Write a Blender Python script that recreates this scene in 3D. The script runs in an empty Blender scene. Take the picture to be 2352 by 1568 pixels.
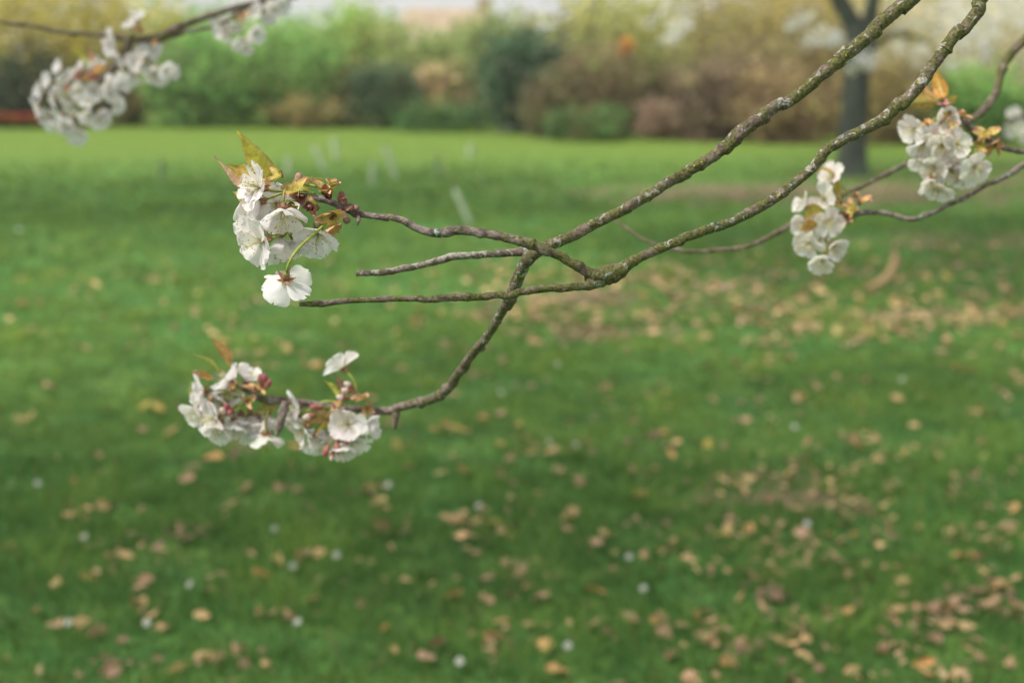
import bpy, math, random
import numpy as np
from mathutils import Vector, noise as mnoise

random.seed(7)
rng = np.random.default_rng(7)
scene = bpy.context.scene
COL = scene.collection
sin, cos, pi, rad = math.sin, math.cos, math.pi, math.radians

# ------------------------------------------------------------------ camera
CAM_H = 1.6
PITCH = rad(11.55)
FP = 2352 * 50.0 / 36.0            # focal length in pixels of a 2352 wide frame
CAM = Vector((0, 0, CAM_H))
RV = Vector((1, 0, 0))
FV = Vector((0, cos(PITCH), -sin(PITCH)))
UV = Vector((0, sin(PITCH), cos(PITCH)))


def P(vx, vy, d):
    return CAM + d * (FV + RV * ((vx - 1176) / FP) + UV * ((784 - vy) / FP))


def G(vx, vy, z=0.0):
    r = FV + RV * ((vx - 1176) / FP) + UV * ((784 - vy) / FP)
    t = (z - CAM_H) / r.z
    return CAM + r * t


def D(a, b, c):
    """direction: right, up, towards the viewer's side"""
    return (RV * a + UV * b - FV * c).normalized()


def px(n, d):
    return n * d / FP


cd = bpy.data.cameras.new("camera")
cam = bpy.data.objects.new("camera", cd)
COL.objects.link(cam)
cam.location = CAM
cam.rotation_euler = (pi / 2 - PITCH, 0, 0)
cd.lens = 50
cd.sensor_width = 36
cd.clip_start = 0.05
cd.clip_end = 2000
cd.dof.use_dof = True
cd.dof.focus_distance = 1.14
cd.dof.aperture_fstop = 4.6
cd.dof.aperture_blades = 0
scene.camera = cam

# ------------------------------------------------------------------ light
SUN_EL, SUN_AZ = rad(51), rad(-115)       # azimuth from +Y towards +X
w = bpy.data.worlds.new("World")
scene.world = w
w.use_nodes = True
nt = w.node_tree
nt.nodes.clear()
out = nt.nodes.new("ShaderNodeOutputWorld")
bg = nt.nodes.new("ShaderNodeBackground")
sky = nt.nodes.new("ShaderNodeTexSky")
sky.sky_type = 'NISHITA'
sky.sun_disc = False
sky.sun_elevation = SUN_EL
sky.sun_rotation = SUN_AZ
sky.air_density = 1.0
sky.dust_density = 2.0
sky.ozone_density = 1.0
bg.inputs[1].default_value = 0.13
# thin high cloud over the blue: most of the sky is a bright even white
wtc = nt.nodes.new("ShaderNodeTexCoord")
wno = nt.nodes.new("ShaderNodeTexNoise")
wno.inputs["Scale"].default_value = 2.2
wno.inputs["Detail"].default_value = 4
nt.links.new(wtc.outputs["Generated"], wno.inputs["Vector"])
wmr = nt.nodes.new("ShaderNodeMapRange")
wmr.inputs[1].default_value = 0.3; wmr.inputs[2].default_value = 0.7
wmr.inputs[3].default_value = 0.70; wmr.inputs[4].default_value = 0.95
nt.links.new(wno.outputs["Fac"], wmr.inputs[0])
wmx = nt.nodes.new("ShaderNodeMix"); wmx.data_type = 'RGBA'
nt.links.new(wmr.outputs[0], wmx.inputs[0])
nt.links.new(sky.outputs[0], wmx.inputs[6])
wmx.inputs[7].default_value = (7.0, 7.05, 7.05, 1)
nt.links.new(wmx.outputs[2], bg.inputs[0])
nt.links.new(bg.outputs[0], out.inputs[0])

sd = bpy.data.lights.new("sun", 'SUN')
sd.energy = 5.0
sd.angle = rad(9)
sd.color = (1.0, 0.95, 0.86)
so = bpy.data.objects.new("sun", sd)
COL.objects.link(so)
sdir = Vector((sin(SUN_AZ) * cos(SUN_EL), cos(SUN_AZ) * cos(SUN_EL), sin(SUN_EL)))
so.rotation_euler = sdir.to_track_quat('Z', 'Y').to_euler()
so.location = (-6, -3, 9)

scene.view_settings.view_transform = 'Standard'
scene.view_settings.look = 'None'
scene.view_settings.exposure = 0
scene.view_settings.gamma = 1
scene.render.engine = 'CYCLES'
scene.cycles.use_denoising = True
scene.cycles.max_bounces = 6
scene.cycles.transparent_max_bounces = 4
scene.cycles.sample_clamp_indirect = 4


# ------------------------------------------------------------------ materials
def new_mat(name):
    m = bpy.data.materials.new(name)
    m.use_nodes = True
    n = m.node_tree
    b = n.nodes["Principled BSDF"]
    return m, n, b


def N(n, kind, **kw):
    x = n.nodes.new(kind)
    for k, v in kw.items():
        setattr(x, k, v)
    return x


def noise_node(n, coord, scale, detail=4, rough=0.55, dist=0.0):
    t = N(n, "ShaderNodeTexNoise")
    t.inputs["Scale"].default_value = scale
    t.inputs["Detail"].default_value = detail
    t.inputs["Roughness"].default_value = rough
    t.inputs["Distortion"].default_value = dist
    n.links.new(coord, t.inputs["Vector"])
    return t.outputs["Fac"]


def maprange(n, val, a, b, c=0.0, d=1.0):
    m = N(n, "ShaderNodeMapRange")
    m.interpolation_type = 'SMOOTHSTEP'
    n.links.new(val, m.inputs[0])
    for i, v in zip((1, 2, 3, 4), (a, b, c, d)):
        if hasattr(v, "links"):
            n.links.new(v, m.inputs[i])
        else:
            m.inputs[i].default_value = v
    return m.outputs[0]


def mixc(n, fac, a, b, mode='MIX'):
    m = N(n, "ShaderNodeMix", data_type='RGBA', blend_type=mode)
    for s, v in ((m.inputs[0], fac), (m.inputs[6], a), (m.inputs[7], b)):
        if hasattr(v, "links"):
            n.links.new(v, s)
        elif isinstance(v, (int, float)):
            s.default_value = v
        else:
            s.default_value = (*v, 1)
    return m.outputs[2]


def mth(n, op, a, b=0.0):
    m = N(n, "ShaderNodeMath", operation=op)
    for s, v in ((m.inputs[0], a), (m.inputs[1], b)):
        if hasattr(v, "links"):
            n.links.new(v, s)
        else:
            s.default_value = v
    return m.outputs[0]


def vcol(n):
    a = N(n, "ShaderNodeAttribute", attribute_name="Col")
    return a


def leafy(name, rough=0.6, trans=0.35, nscale=0.0, amount=0.2, spec=0.3, bump=0.0, bscale=300):
    """surface that takes its colour from the mesh, lets some light through"""
    m, n, b = new_mat(name)
    c = vcol(n).outputs["Color"]
    tc = N(n, "ShaderNodeTexCoord").outputs["Object"]
    if nscale:
        f = noise_node(n, tc, nscale, 3)
        k = maprange(n, f, 0.3, 0.7, 1 - amount, 1 + amount)
        vm = N(n, "ShaderNodeVectorMath", operation='SCALE')
        n.links.new(c, vm.inputs[0])
        n.links.new(k, vm.inputs["Scale"])
        c = vm.outputs[0]
    n.links.new(c, b.inputs["Base Color"])
    b.inputs["Roughness"].default_value = rough
    b.inputs["Specular IOR Level"].default_value = spec
    if bump:
        bp = N(n, "ShaderNodeBump")
        bp.inputs["Strength"].default_value = bump
        bp.inputs["Distance"].default_value = 0.001
        n.links.new(noise_node(n, tc, bscale, 5), bp.inputs["Height"])
        n.links.new(bp.outputs[0], b.inputs["Normal"])
    if trans:
        t = N(n, "ShaderNodeBsdfTranslucent")
        n.links.new(c, t.inputs["Color"])
        mx = N(n, "ShaderNodeMixShader")
        mx.inputs[0].default_value = trans
        n.links.new(b.outputs[0], mx.inputs[1])
        n.links.new(t.outputs[0], mx.inputs[2])
        n.links.new(mx.outputs[0], n.nodes["Material Output"].inputs[0])
    return m


M_PETAL = leafy("petal", rough=0.55, trans=0.5, nscale=160, amount=0.05, spec=0.25, bump=0.35, bscale=420)
M_LEAF = leafy("young_leaf", rough=0.42, trans=0.35, nscale=220, amount=0.22, spec=0.45, bump=0.3, bscale=500)
M_STALK = leafy("stalk", rough=0.5, trans=0.15, nscale=300, amount=0.15)
M_BRACT = leafy("bract", rough=0.5, trans=0.2, nscale=260, amount=0.28, bump=0.3)
M_FOL = leafy("foliage", rough=0.6, trans=0.48)
M_GRASS = leafy("grass_blade", rough=0.55, trans=0.4, nscale=0)
M_DRY = leafy("dry_leaf", rough=0.7, trans=0.15, nscale=90, amount=0.3)
M_TWIG = leafy("bare_twig", rough=0.85, trans=0.0, nscale=8, amount=0.25, spec=0.1)
M_FLAT = leafy("plain_surface", rough=0.8, trans=0.0, nscale=1.5, amount=0.12, spec=0.15)


def bark_mat():
    """R of the mesh colour = moss, G = pale lichen, B = purplish young bark"""
    m, n, b = new_mat("cherry_bark")
    tc = N(n, "ShaderNodeTexCoord").outputs["Object"]
    sp = N(n, "ShaderNodeSeparateColor")
    n.links.new(vcol(n).outputs["Color"], sp.inputs[0])
    moss, lich, young = sp.outputs[0], sp.outputs[1], sp.outputs[2]
    fine = noise_node(n, tc, 420, 5, 0.65)
    mid = noise_node(n, tc, 120, 4, 0.6, 0.6)
    old = mixc(n, maprange(n, mid, 0.35, 0.65), (0.105, 0.08, 0.06), (0.25, 0.20, 0.15))
    yng = mixc(n, maprange(n, mid, 0.40, 0.62), (0.17, 0.125, 0.115), (0.33, 0.285, 0.27))
    base = mixc(n, young, old, yng)
    base = mixc(n, maprange(n, fine, 0.30, 0.72), mixc(n, 1.0, base, (0.62, 0.6, 0.58), 'MULTIPLY'), base)
    # moss patches
    mn = noise_node(n, tc, 75, 5, 0.62, 0.4)
    mth_ = mth(n, 'ADD', mn, mth(n, 'MULTIPLY', mth(n, 'SUBTRACT', moss, 0.5), 0.55))
    mf = maprange(n, mth_, 0.44, 0.60)
    mcol = mixc(n, maprange(n, fine, 0.35, 0.68), (0.052, 0.056, 0.019), (0.160, 0.156, 0.052))
    c = mixc(n, mf, base, mcol)
    # pale crust patches
    ln = noise_node(n, tc, 95, 5, 0.62, 1.1)
    gn = N(n, "ShaderNodeSeparateXYZ")
    n.links.new(N(n, "ShaderNodeNewGeometry").outputs["Normal"], gn.inputs[0])
    ln = mth(n, 'ADD', ln, mth(n, 'MULTIPLY', gn.outputs[2], 0.055))
    lf0 = mth(n, 'ADD', ln, mth(n, 'MULTIPLY', mth(n, 'SUBTRACT', lich, 0.58), 0.5))
    lf = maprange(n, lf0, 0.56, 0.63)
    lcol = mixc(n, maprange(n, fine, 0.3, 0.7), (0.25, 0.235, 0.20), (0.43, 0.415, 0.375))
    c = mixc(n, mth(n, 'MULTIPLY', lf, 0.9), c, lcol)
    # blue grey leafy lichen and yellow specks
    vn = noise_node(n, tc, 130, 6, 0.7, 1.2)
    tn = noise_node(n, tc, 21, 2)
    tf = mth(n, 'MULTIPLY', maprange(n, vn, 0.54, 0.60), maprange(n, tn, 0.56, 0.64))
    c = mixc(n, tf, c, (0.34, 0.42, 0.37))
    yn = noise_node(n, tc, 260, 3, 0.5, 0.3)
    yt = noise_node(n, tc, 33, 2)
    yf = mth(n, 'MULTIPLY', maprange(n, yn, 0.60, 0.65), maprange(n, yt, 0.64, 0.68))
    c = mixc(n, yf, c, (0.46, 0.38, 0.05))
    n.links.new(c, b.inputs["Base Color"])
    b.inputs["Roughness"].default_value = 0.85
    b.inputs["Specular IOR Level"].default_value = 0.2
    h = mth(n, 'ADD', mth(n, 'ADD', fine, mid), mth(n, 'ADD', mth(n, 'MULTIPLY', mf, 0.5), mth(n, 'MULTIPLY', tf, 1.0)))
    bp = N(n, "ShaderNodeBump")
    bp.inputs["Strength"].default_value = 0.9
    bp.inputs["Distance"].default_value = 0.0016
    n.links.new(h, bp.inputs["Height"])
    n.links.new(bp.outputs[0], b.inputs["Normal"])
    return m


M_BARK = bark_mat()


def trunk_mat():
    m, n, b = new_mat("trunk_bark")
    tc = N(n, "ShaderNodeTexCoord").outputs["Object"]
    mp = N(n, "ShaderNodeMapping")
    mp.inputs["Scale"].default_value = (9, 9, 2.2)
    n.links.new(tc, mp.inputs[0])
    f = noise_node(n, mp.outputs[0], 1.6, 5, 0.6, 0.5)
    c = mixc(n, maprange(n, f, 0.35, 0.7), (0.022, 0.032, 0.026), (0.062, 0.072, 0.052))
    g = noise_node(n, tc, 2.2, 3)
    c = mixc(n, maprange(n, g, 0.45, 0.7), c, (0.05, 0.075, 0.05))
    n.links.new(c, b.inputs["Base Color"])
    b.inputs["Roughness"].default_value = 0.9
    bp = N(n, "ShaderNodeBump")
    bp.inputs["Distance"].default_value = 0.03
    n.links.new(f, bp.inputs["Height"])
    n.links.new(bp.outputs[0], b.inputs["Normal"])
    return m


M_TRUNK = trunk_mat()


# ------------------------------------------------------------------ mesh builder
class MB:
    def __init__(self):
        self.v, self.f, self.c = [], [], []

    def add(self, vs, fs, cs):
        o = len(self.v)
        self.v.extend([tuple(x) for x in vs])
        self.f.extend([tuple(i + o for i in f) for f in fs])
        if len(cs) == 3 and isinstance(cs[0], (int, float)):
            cs = [cs] * len(vs)
        self.c.extend([tuple(x) for x in cs])

    def build(self, name, mat, parent=None, origin=None, smooth=True):
        org = Vector(origin) if origin is not None else (root_loc(parent) if parent else Vector((0, 0, 0)))
        v = np.array(self.v, dtype=np.float64) - np.array(org)
        me = bpy.data.meshes.new(name)
        me.from_pydata(v.tolist(), [], self.f)
        a = me.color_attributes.new("Col", 'FLOAT_COLOR', 'POINT')
        cc = np.ones((len(self.v), 4), dtype=np.float32)
        cc[:, :3] = np.array(self.c, dtype=np.float32)
        a.data.foreach_set("color", cc.ravel())
        if smooth:
            me.polygons.foreach_set("use_smooth", [True] * len(me.polygons))
        me.materials.append(mat)
        me.update()
        o = bpy.data.objects.new(name, me)
        COL.objects.link(o)
        if parent is not None:
            o.parent = parent
        elif origin is not None:
            o.location = org
        return o


def root_loc(o):
    while o.parent is not None:
        o = o.parent
    return Vector(o.location)


def tag(o, label=None, cat=None, group=None, kind=None):
    if label: o["label"] = label
    if cat: o["category"] = cat
    if group: o["group"] = group
    if kind: o["kind"] = kind
    return o


def thing(name, loc, label, cat, group=None):
    o = bpy.data.objects.new(name, None)
    o.empty_display_size = 0.1
    COL.objects.link(o)
    o.location = loc
    return tag(o, label, cat, group)


def lerp(a, b, t):
    return tuple(a[i] + (b[i] - a[i]) * t for i in range(len(a)))


def catmull(pts, step):
    """pts: list of tuples (x,y,z,r,...) -> resampled list"""
    A = [np.array(p, float) for p in pts]
    A = [2 * A[0] - A[1]] + A + [2 * A[-1] - A[-2]]
    res = []
    for i in range(1, len(A) - 2):
        p0, p1, p2, p3 = A[i - 1], A[i], A[i + 1], A[i + 2]
        L = np.linalg.norm((p2 - p1)[:3])
        k = max(1, int(L / step))
        for j in range(k):
            t = j / k
            res.append(0.5 * ((2 * p1) + (-p0 + p2) * t + (2 * p0 - 5 * p1 + 4 * p2 - p3) * t * t + (-p0 + 3 * p1 - 3 * p2 + p3) * t ** 3))
    res.append(A[-2])
    return res


def tube(mb, pts, sides, cols, rfun=None, cap=(True, True), upflat=0.0):
    """pts: list of arrays (x,y,z,r); cols: one colour or list per ring or fn(i,k)"""
    n = len(pts)
    pos = [Vector(p[:3]) for p in pts]
    tans = []
    for i in range(n):
        a, b = pos[max(0, i - 1)], pos[min(n - 1, i + 1)]
        t = (b - a)
        tans.append(t.normalized() if t.length > 1e-9 else Vector((0, 0, 1)))
    ref = Vector((0, 0, 1)) if abs(tans[0].z) < 0.9 else Vector((1, 0, 0))
    u = (ref - tans[0] * ref.dot(tans[0])).normalized()
    vs, cs = [], []
    for i in range(n):
        t = tans[i]
        u = (u - t * u.dot(t))
        u = u.normalized() if u.length > 1e-6 else t.orthogonal().normalized()
        w_ = t.cross(u)
        for k in range(sides):
            a = 2 * pi * k / sides
            dvec = u * cos(a) + w_ * sin(a)
            r = pts[i][3]
            if rfun:
                r *= rfun(i, k, pos[i], dvec)
            vs.append(pos[i] + dvec * r)
            cs.append(cols(i, k) if callable(cols) else (cols[i] if isinstance(cols, list) else cols))
    fs = []
    for i in range(n - 1):
        for k in range(sides):
            k2 = (k + 1) % sides
            fs.append((i * sides + k, i * sides + k2, (i + 1) * sides + k2, (i + 1) * sides + k))
    if cap[0]:
        fs.append(tuple(range(sides))[::-1])
    if cap[1]:
        fs.append(tuple((n - 1) * sides + k for k in range(sides)))
    mb.add(vs, fs, cs)


def blob(mb, c, axis, rl, rw, col0, col1, seg=8, rings=6, pinch=0.0):
    axis = axis.normalized()
    u = axis.orthogonal().normalized()
    w_ = axis.cross(u)
    vs, cs, fs = [], [], []
    for i in range(rings + 1):
        t = i / rings
        z = -cos(pi * t)
        r = sin(pi * t) * (1 - pinch * (z + 1) / 2)
        for k in range(seg):
            a = 2 * pi * k / seg
            vs.append(c + axis * (z * rl) + (u * cos(a) + w_ * sin(a)) * (r * rw))
            cs.append(lerp(col0, col1, t))
    for i in range(rings):
        for k in range(seg):
            k2 = (k + 1) % seg
            fs.append((i * seg + k, i * seg + k2, (i + 1) * seg + k2, (i + 1) * seg + k))
    mb.add(vs, fs, cs)


# ------------------------------------------------------------------ branches
def limb(parent, name, spec, moss, lich, young, knots=1.0, seed=0, step_px=4, sides=20, wide=0.94):
    """spec: list of (vx, vy, width_px, depth); moss/lich/young: (start,end) values along it"""
    R = random.Random(seed)
    pts = []
    for s in spec:
        p = P(s[0], s[1], s[3])
        pts.append((p.x, p.y, p.z, px(s[2], s[3]) / 2 * wide))
    dm = sum(s[3] for s in spec) / len(spec)
    step = px(step_px, dm)
    rs = catmull(pts, step)
    n = len(rs)
    # nodes where spurs sat: a small swelling, a kink and a lump on one side
    lumps = []
    i = R.randint(4, 12)
    while i < n - 3:
        lumps.append((i, R.uniform(0.08, 0.36) * knots, R.uniform(0, 2 * pi), R.uniform(0.9, 2.4)))
        i += R.randint(7, 24)
    off = Vector((0, 0, 0))
    j = 0
    for k in range(n):
        if j < len(lumps) and k == lumps[j][0]:
            j += 1
            r0 = rs[k][3]
            off = Vector((R.gauss(0, 1), R.gauss(0, 1), R.gauss(0, 1))) * (r0 * 0.16 * knots)
        rs[k] = rs[k].copy()
        wgt = min(1.0, k / 8, (n - 1 - k) / 8)
        rs[k][:3] += np.array(off) * wgt
    # smooth kinks a little
    for _ in range(2):
        for k in range(1, n - 1):
            rs[k][:3] = 0.25 * rs[k - 1][:3] + 0.5 * rs[k][:3] + 0.25 * rs[k + 1][:3]

    def rf(i, k, pos, dv):
        q = pos / (rs[i][3] * 3.0)
        f = 1 + 0.09 * mnoise.noise(q + dv * 1.1) + 0.10 * mnoise.noise(pos * 330 + dv * 2.5) + 0.05 * mnoise.noise(pos * 900 + dv * 3)
        for (li, amp, ang, wd) in lumps:
            dd = abs(i - li) / wd
            if dd < 3:
                g = math.exp(-dd * dd)
                a = 2 * pi * k / sides
                f += amp * g * (0.35 + 1.1 * max(0, cos(a - ang)) ** 2)
        return f

    def cf(i, k):
        t = i / (n - 1)
        return (lerp(moss, moss[1:] + moss[1:], t)[0] if len(moss) > 1 else moss[0],
                lich[0] + (lich[-1] - lich[0]) * t, young[0] + (young[-1] - young[0]) * t)
    mb = MB()
    tube(mb, rs, sides, cf, rf)
    return mb.build(name, M_BARK, parent)


# ------------------------------------------------------------------ flower parts
WPROF = [(0, .13), (.12, .30), (.3, .62), (.5, .88), (.68, 1.0), (.84, .93), (.94, .70), (1, .42)]


def prof(u, tab):
    for (a, x), (b, y) in zip(tab, tab[1:]):
        if u <= b:
            t = (u - a) / (b - a)
            t = t * t * (3 - 2 * t)
            return x + (y - x) * t
    return tab[-1][1]


def petal(mb, base, n, r, L, W, th0, bend, cup, R, tint):
    """n = flower axis, r = radial direction, th0 = angle of the petal from the axis"""
    t = n.cross(r).normalized()
    NU, NV = 10, 8
    vs, cs = [], []
    ph = R.uniform(0, 100)
    twist = R.gauss(0, 0.16)
    notch = R.uniform(0.08, 0.20)
    rows = []
    pos = base.copy()
    for i in range(NU + 1):
        u = i / NU
        th = th0 + bend * u ** 1.3
        dv = n * cos(th) + r * sin(th)
        nv = n * sin(th) - r * cos(th)          # towards the axis
        if i:
            pos = pos + dv * (L / NU)
        wv = W * prof(u, WPROF)
        for j in range(NV + 1):
            v = -1 + 2 * j / NV
            tip = max(0, (u - 0.72) / 0.28)
            back = tip ** 2 * notch * L * max(0, 1 - abs(v) / 0.30) ** 1.2 + tip ** 2 * 0.10 * L * v * v
            frill = tip * 0.06 * L * mnoise.noise(Vector((v * 4.5, ph, 3.3)))
            q = Vector((u * 2.6, v * 1.5, ph))
            dz = cup * W * v * v + 0.085 * L * mnoise.noise(q) * u + 0.03 * L * mnoise.noise(q * 3.1) * u
            dz += twist * wv * v * u
            dz -= 0.02 * L * math.exp(-(v / 0.14) ** 2) * (1 - u)
            p = pos + t * (wv * v) - dv * (back + frill) + nv * dz
            vs.append(p)
            g = max(0, 1 - u / 0.3)
            sh = 1 - 0.05 * (0.5 + 0.5 * sin(v * 17 + ph)) * (1 - u * 0.7)
            c = lerp(tint, (0.68, 0.70, 0.42), 0.55 * g)
            cs.append(tuple(x * sh for x in c))
    fs = []
    for i in range(NU):
        for j in range(NV):
            a = i * (NV + 1) + j
            fs.append((a, a + 1, a + NV + 2, a + NV + 1))
    mb.add(vs, fs, cs)


def stalk_mesh(p0, p1, d0, d1, r0, r1, c0, c1, bulge=0.45):
    L = (p1 - p0).length
    a, b = p0 + d0 * L * bulge, p1 + d1 * L * bulge
    pts, cols = [], []
    k = 14
    for i in range(k + 1):
        t = i / k
        q = p0 * (1 - t) ** 3 + a * 3 * t * (1 - t) ** 2 + b * 3 * t * t * (1 - t) + p1 * t ** 3
        pts.append((q.x, q.y, q.z, r0 + (r1 - r0) * t))
        cols.append(lerp(c0, c1, t))
    mb = MB()
    tube(mb, pts, 7, cols)
    return mb


GREEN_ST = (0.33, 0.42, 0.075)
CALYX_A, CALYX_B = (0.24, 0.27, 0.07), (0.36, 0.16, 0.11)


def blossom(parent, j, n, L, seed, open_=72, roll=None, attach=None, adir=None, tint=(0.89, 0.85, 0.845), npet=5,
            full=True, wide=0.50, red=0.5, skip=()):
    """one cherry blossom: petals (the part), calyx, stalk and stamens (its sub-parts)"""
    R = random.Random(seed)
    n = n.normalized()
    u = n.orthogonal().normalized()
    w_ = n.cross(u)
    if isinstance(roll, Vector):
        u = (roll - n * roll.dot(n)).normalized()
        w_ = n.cross(u)
        roll = 0.0
    roll = R.uniform(0, 2 * pi) if roll is None else roll
    mb = MB()
    for k in range(npet):
        if k in skip:
            continue
        a = roll + 2 * pi * k / npet + R.gauss(0, 0.10)
        r = u * cos(a) + w_ * sin(a)
        th = rad(open_ + R.gauss(0, 9))
        petal(mb, j + r * L * 0.07 + n * (0.0004 * (k % 2)), n, r, L * R.uniform(0.9, 1.08), L * wide * R.uniform(0.9, 1.1),
              th, rad(R.gauss(4, 22)), R.uniform(0.08, 0.34), R, tuple(x * R.uniform(0.96, 1.02) for x in tint))
    b = mb.build("blossom", M_PETAL, parent)
    # calyx: urn and five bent back sepals
    cl = L * 0.34
    mc = MB()
    ca = lerp(CALYX_A, CALYX_B, red * 0.6)
    cb = lerp(CALYX_A, CALYX_B, min(1, red + 0.35))
    ringp = [(0, .045), (.12, .085), (.35, .125), (.7, .115), (1.0, .135)]
    pts = [((j - n * cl * (1 - t)).x, (j - n * cl * (1 - t)).y, (j - n * cl * (1 - t)).z, L * r) for t, r in ringp]
    tube(mc, pts, 9, [lerp(ca, cb, t) for t, _ in ringp])
    for k in range(5):
        a = roll + 2 * pi * (k + 0.5) / 5
        r = u * cos(a) + w_ * sin(a)
        t = n.cross(r)
        sl = L * R.uniform(0.26, 0.34)
        vs, cs, fs = [], [], []
        th = rad(R.uniform(70, 115))
        pos = j + r * L * 0.11
        for i in range(5):
            s = i / 4
            ang = th + s * rad(35)
            dv = n * cos(ang) + r * sin(ang)
            if i:
                pos = pos + dv * sl / 4
            ww = L * 0.085 * (1 - s ** 1.8) + 0.0001
            for v in (-1, 0, 1):
                vs.append(pos + t * ww * v - (n * sin(ang) - r * cos(ang)) * (0.03 * L * (1 - abs(v))))
                cs.append(lerp(cb, CALYX_B, s))
        for i in range(4):
            for q in range(2):
                x = i * 3 + q
                fs.append((x, x + 1, x + 4, x + 3))
        mc.add(vs, fs, cs)
    mc.build("calyx", M_BRACT, b)
    if full:
        ms = MB()
        for k in range(24):
            a = R.uniform(0, 2 * pi)
            sp = rad(R.uniform(6, 58))
            dv = n * cos(sp) + (u * cos(a) + w_ * sin(a)) * sin(sp)
            ll = L * R.uniform(0.42, 0.78)
            p0 = j + n * L * 0.02
            p1 = p0 + dv * ll + n * (0.06 * L)
            pm = (p0 + p1) / 2 + n * 0.03 * L
            tube(ms, [(*p0, 0.00022), (*pm, 0.00020), (*p1, 0.00016)], 4, (0.74, 0.72, 0.50))
            ac = R.choice([(0.62, 0.33, 0.07), (0.50, 0.22, 0.06), (0.70, 0.45, 0.10), (0.38, 0.17, 0.06)])
            blob(ms, p1, dv, 0.00062, 0.00050, ac, ac, 6, 4)
        tube(ms, [(*(j), 0.0005), (*(j + n * L * 0.7), 0.0003)], 5, (0.45, 0.50, 0.15))
        ms.build("stamens", M_STALK, b)
    if attach is not None:
        e = j - n * cl
        dd = adir if adir is not None else (e - attach).normalized()
        st = stalk_mesh(attach, e, dd, -n, 0.00085 * L / 0.018, 0.00105 * L / 0.018, GREEN_ST, lerp(GREEN_ST, ca, 0.5))
        st.build("stalk", M_STALK, b)
    return b


def bud(parent, c, axis, L, col0, col1, attach=None, red=0.8):
    axis = axis.normalized()
    mb = MB()
    blob(mb, c, axis, L * 0.55, L * 0.40, col0, col1, 10, 8, 0.25)
    o = mb.build("flower_bud", M_PETAL, parent)
    mc = MB()
    cb = lerp(CALYX_A, (0.36, 0.12, 0.10), red)
    e = c - axis * L * 0.95
    m1 = c - axis * L * 0.45
    tube(mc, [(*e, L * 0.10), (*(e + axis * L * 0.2), L * 0.24), (*m1, L * 0.30), (*(c - axis * L * 0.1), L * 0.415)], 9,
         [lerp(cb, CALYX_A, 0.4), cb, cb, lerp(cb, (0.5, 0.2, 0.17), 0.4)], cap=(True, False))
    mc.build("calyx", M_BRACT, o)
    if attach is not None:
        stalk_mesh(attach, e, (e - attach).normalized(), -axis, 0.0005, 0.0006, GREEN_ST, lerp(GREEN_ST, cb, 0.4), 0.3).build("stalk", M_STALK, o)
    return o


def shell(mb, p, d, side, L, W, curl, c0, c1, R):
    """a small hollow bract or bud scale"""
    nrm = d.cross(side).normalized()
    vs, cs, fs = [], [], []
    pos = p.copy()
    NU, NV = 6, 4
    ph = R.uniform(0, 50)
    for i in range(NU + 1):
        u = i / NU
        a = curl * u
        dv = d * cos(a) + nrm * sin(a)
        nv = nrm * cos(a) - d * sin(a)
        if i:
            pos = pos + dv * L / NU
        ww = W * (0.35 + 0.65 * sin(pi * min(1, u * 0.9 + 0.1)) if u < 0.9 else 0.35)
        for k in range(NV + 1):
            v = -1 + 2 * k / NV
            q = pos + side * ww * v + nv * (0.45 * W * v * v) + nv * 0.12 * W * mnoise.noise(Vector((u * 3, v * 2, ph)))
            vs.append(q)
            cs.append(lerp(c0, c1, min(1, u ** 2.4 * 0.9 + 0.30 * v ** 4)))
    for i in range(NU):
        for k in range(NV):
            a = i * (NV + 1) + k
            fs.append((a, a + 1, a + NV + 2, a + NV + 1))
    mb.add(vs, fs, cs)


YG, PK, BR, OC = (0.50, 0.46, 0.09), (0.54, 0.25, 0.23), (0.19, 0.085, 0.06), (0.56, 0.36, 0.10)


def rosette(parent, c, axis, L, k, seed, spread=45, c0=YG, c1=PK, brown=0.3, name="bract_rosette"):
    """tuft of bracts and scales where the flower stalks leave the twig"""
    R = random.Random(seed)
    mb = MB()
    axis = axis.normalized()
    u = axis.orthogonal().normalized()
    w_ = axis.cross(u)
    for i in range(k):
        a = 2 * pi * i / k + R.gauss(0, 0.3)
        sp = rad(spread * R.uniform(0.5, 1.2))
        r = u * cos(a) + w_ * sin(a)
        d = axis * cos(sp) + r * sin(sp)
        side = axis.cross(r).normalized()
        ll = L * R.uniform(0.6, 1.15)
        if R.random() < brown:
            shell(mb, c - axis * L * 0.15, d, side, ll * 0.75, ll * 0.30, R.uniform(-0.3, 0.6), BR, lerp(BR, PK, 0.4), R)
        else:
            shell(mb, c + r * L * 0.06, d, side, ll, ll * R.uniform(0.26, 0.38), -R.uniform(0.2, 1.1), lerp(c0, OC, R.uniform(0, .2)), lerp(c1, OC, R.uniform(0, .3)), R)
    return mb.build(name, M_BRACT, parent)


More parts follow.
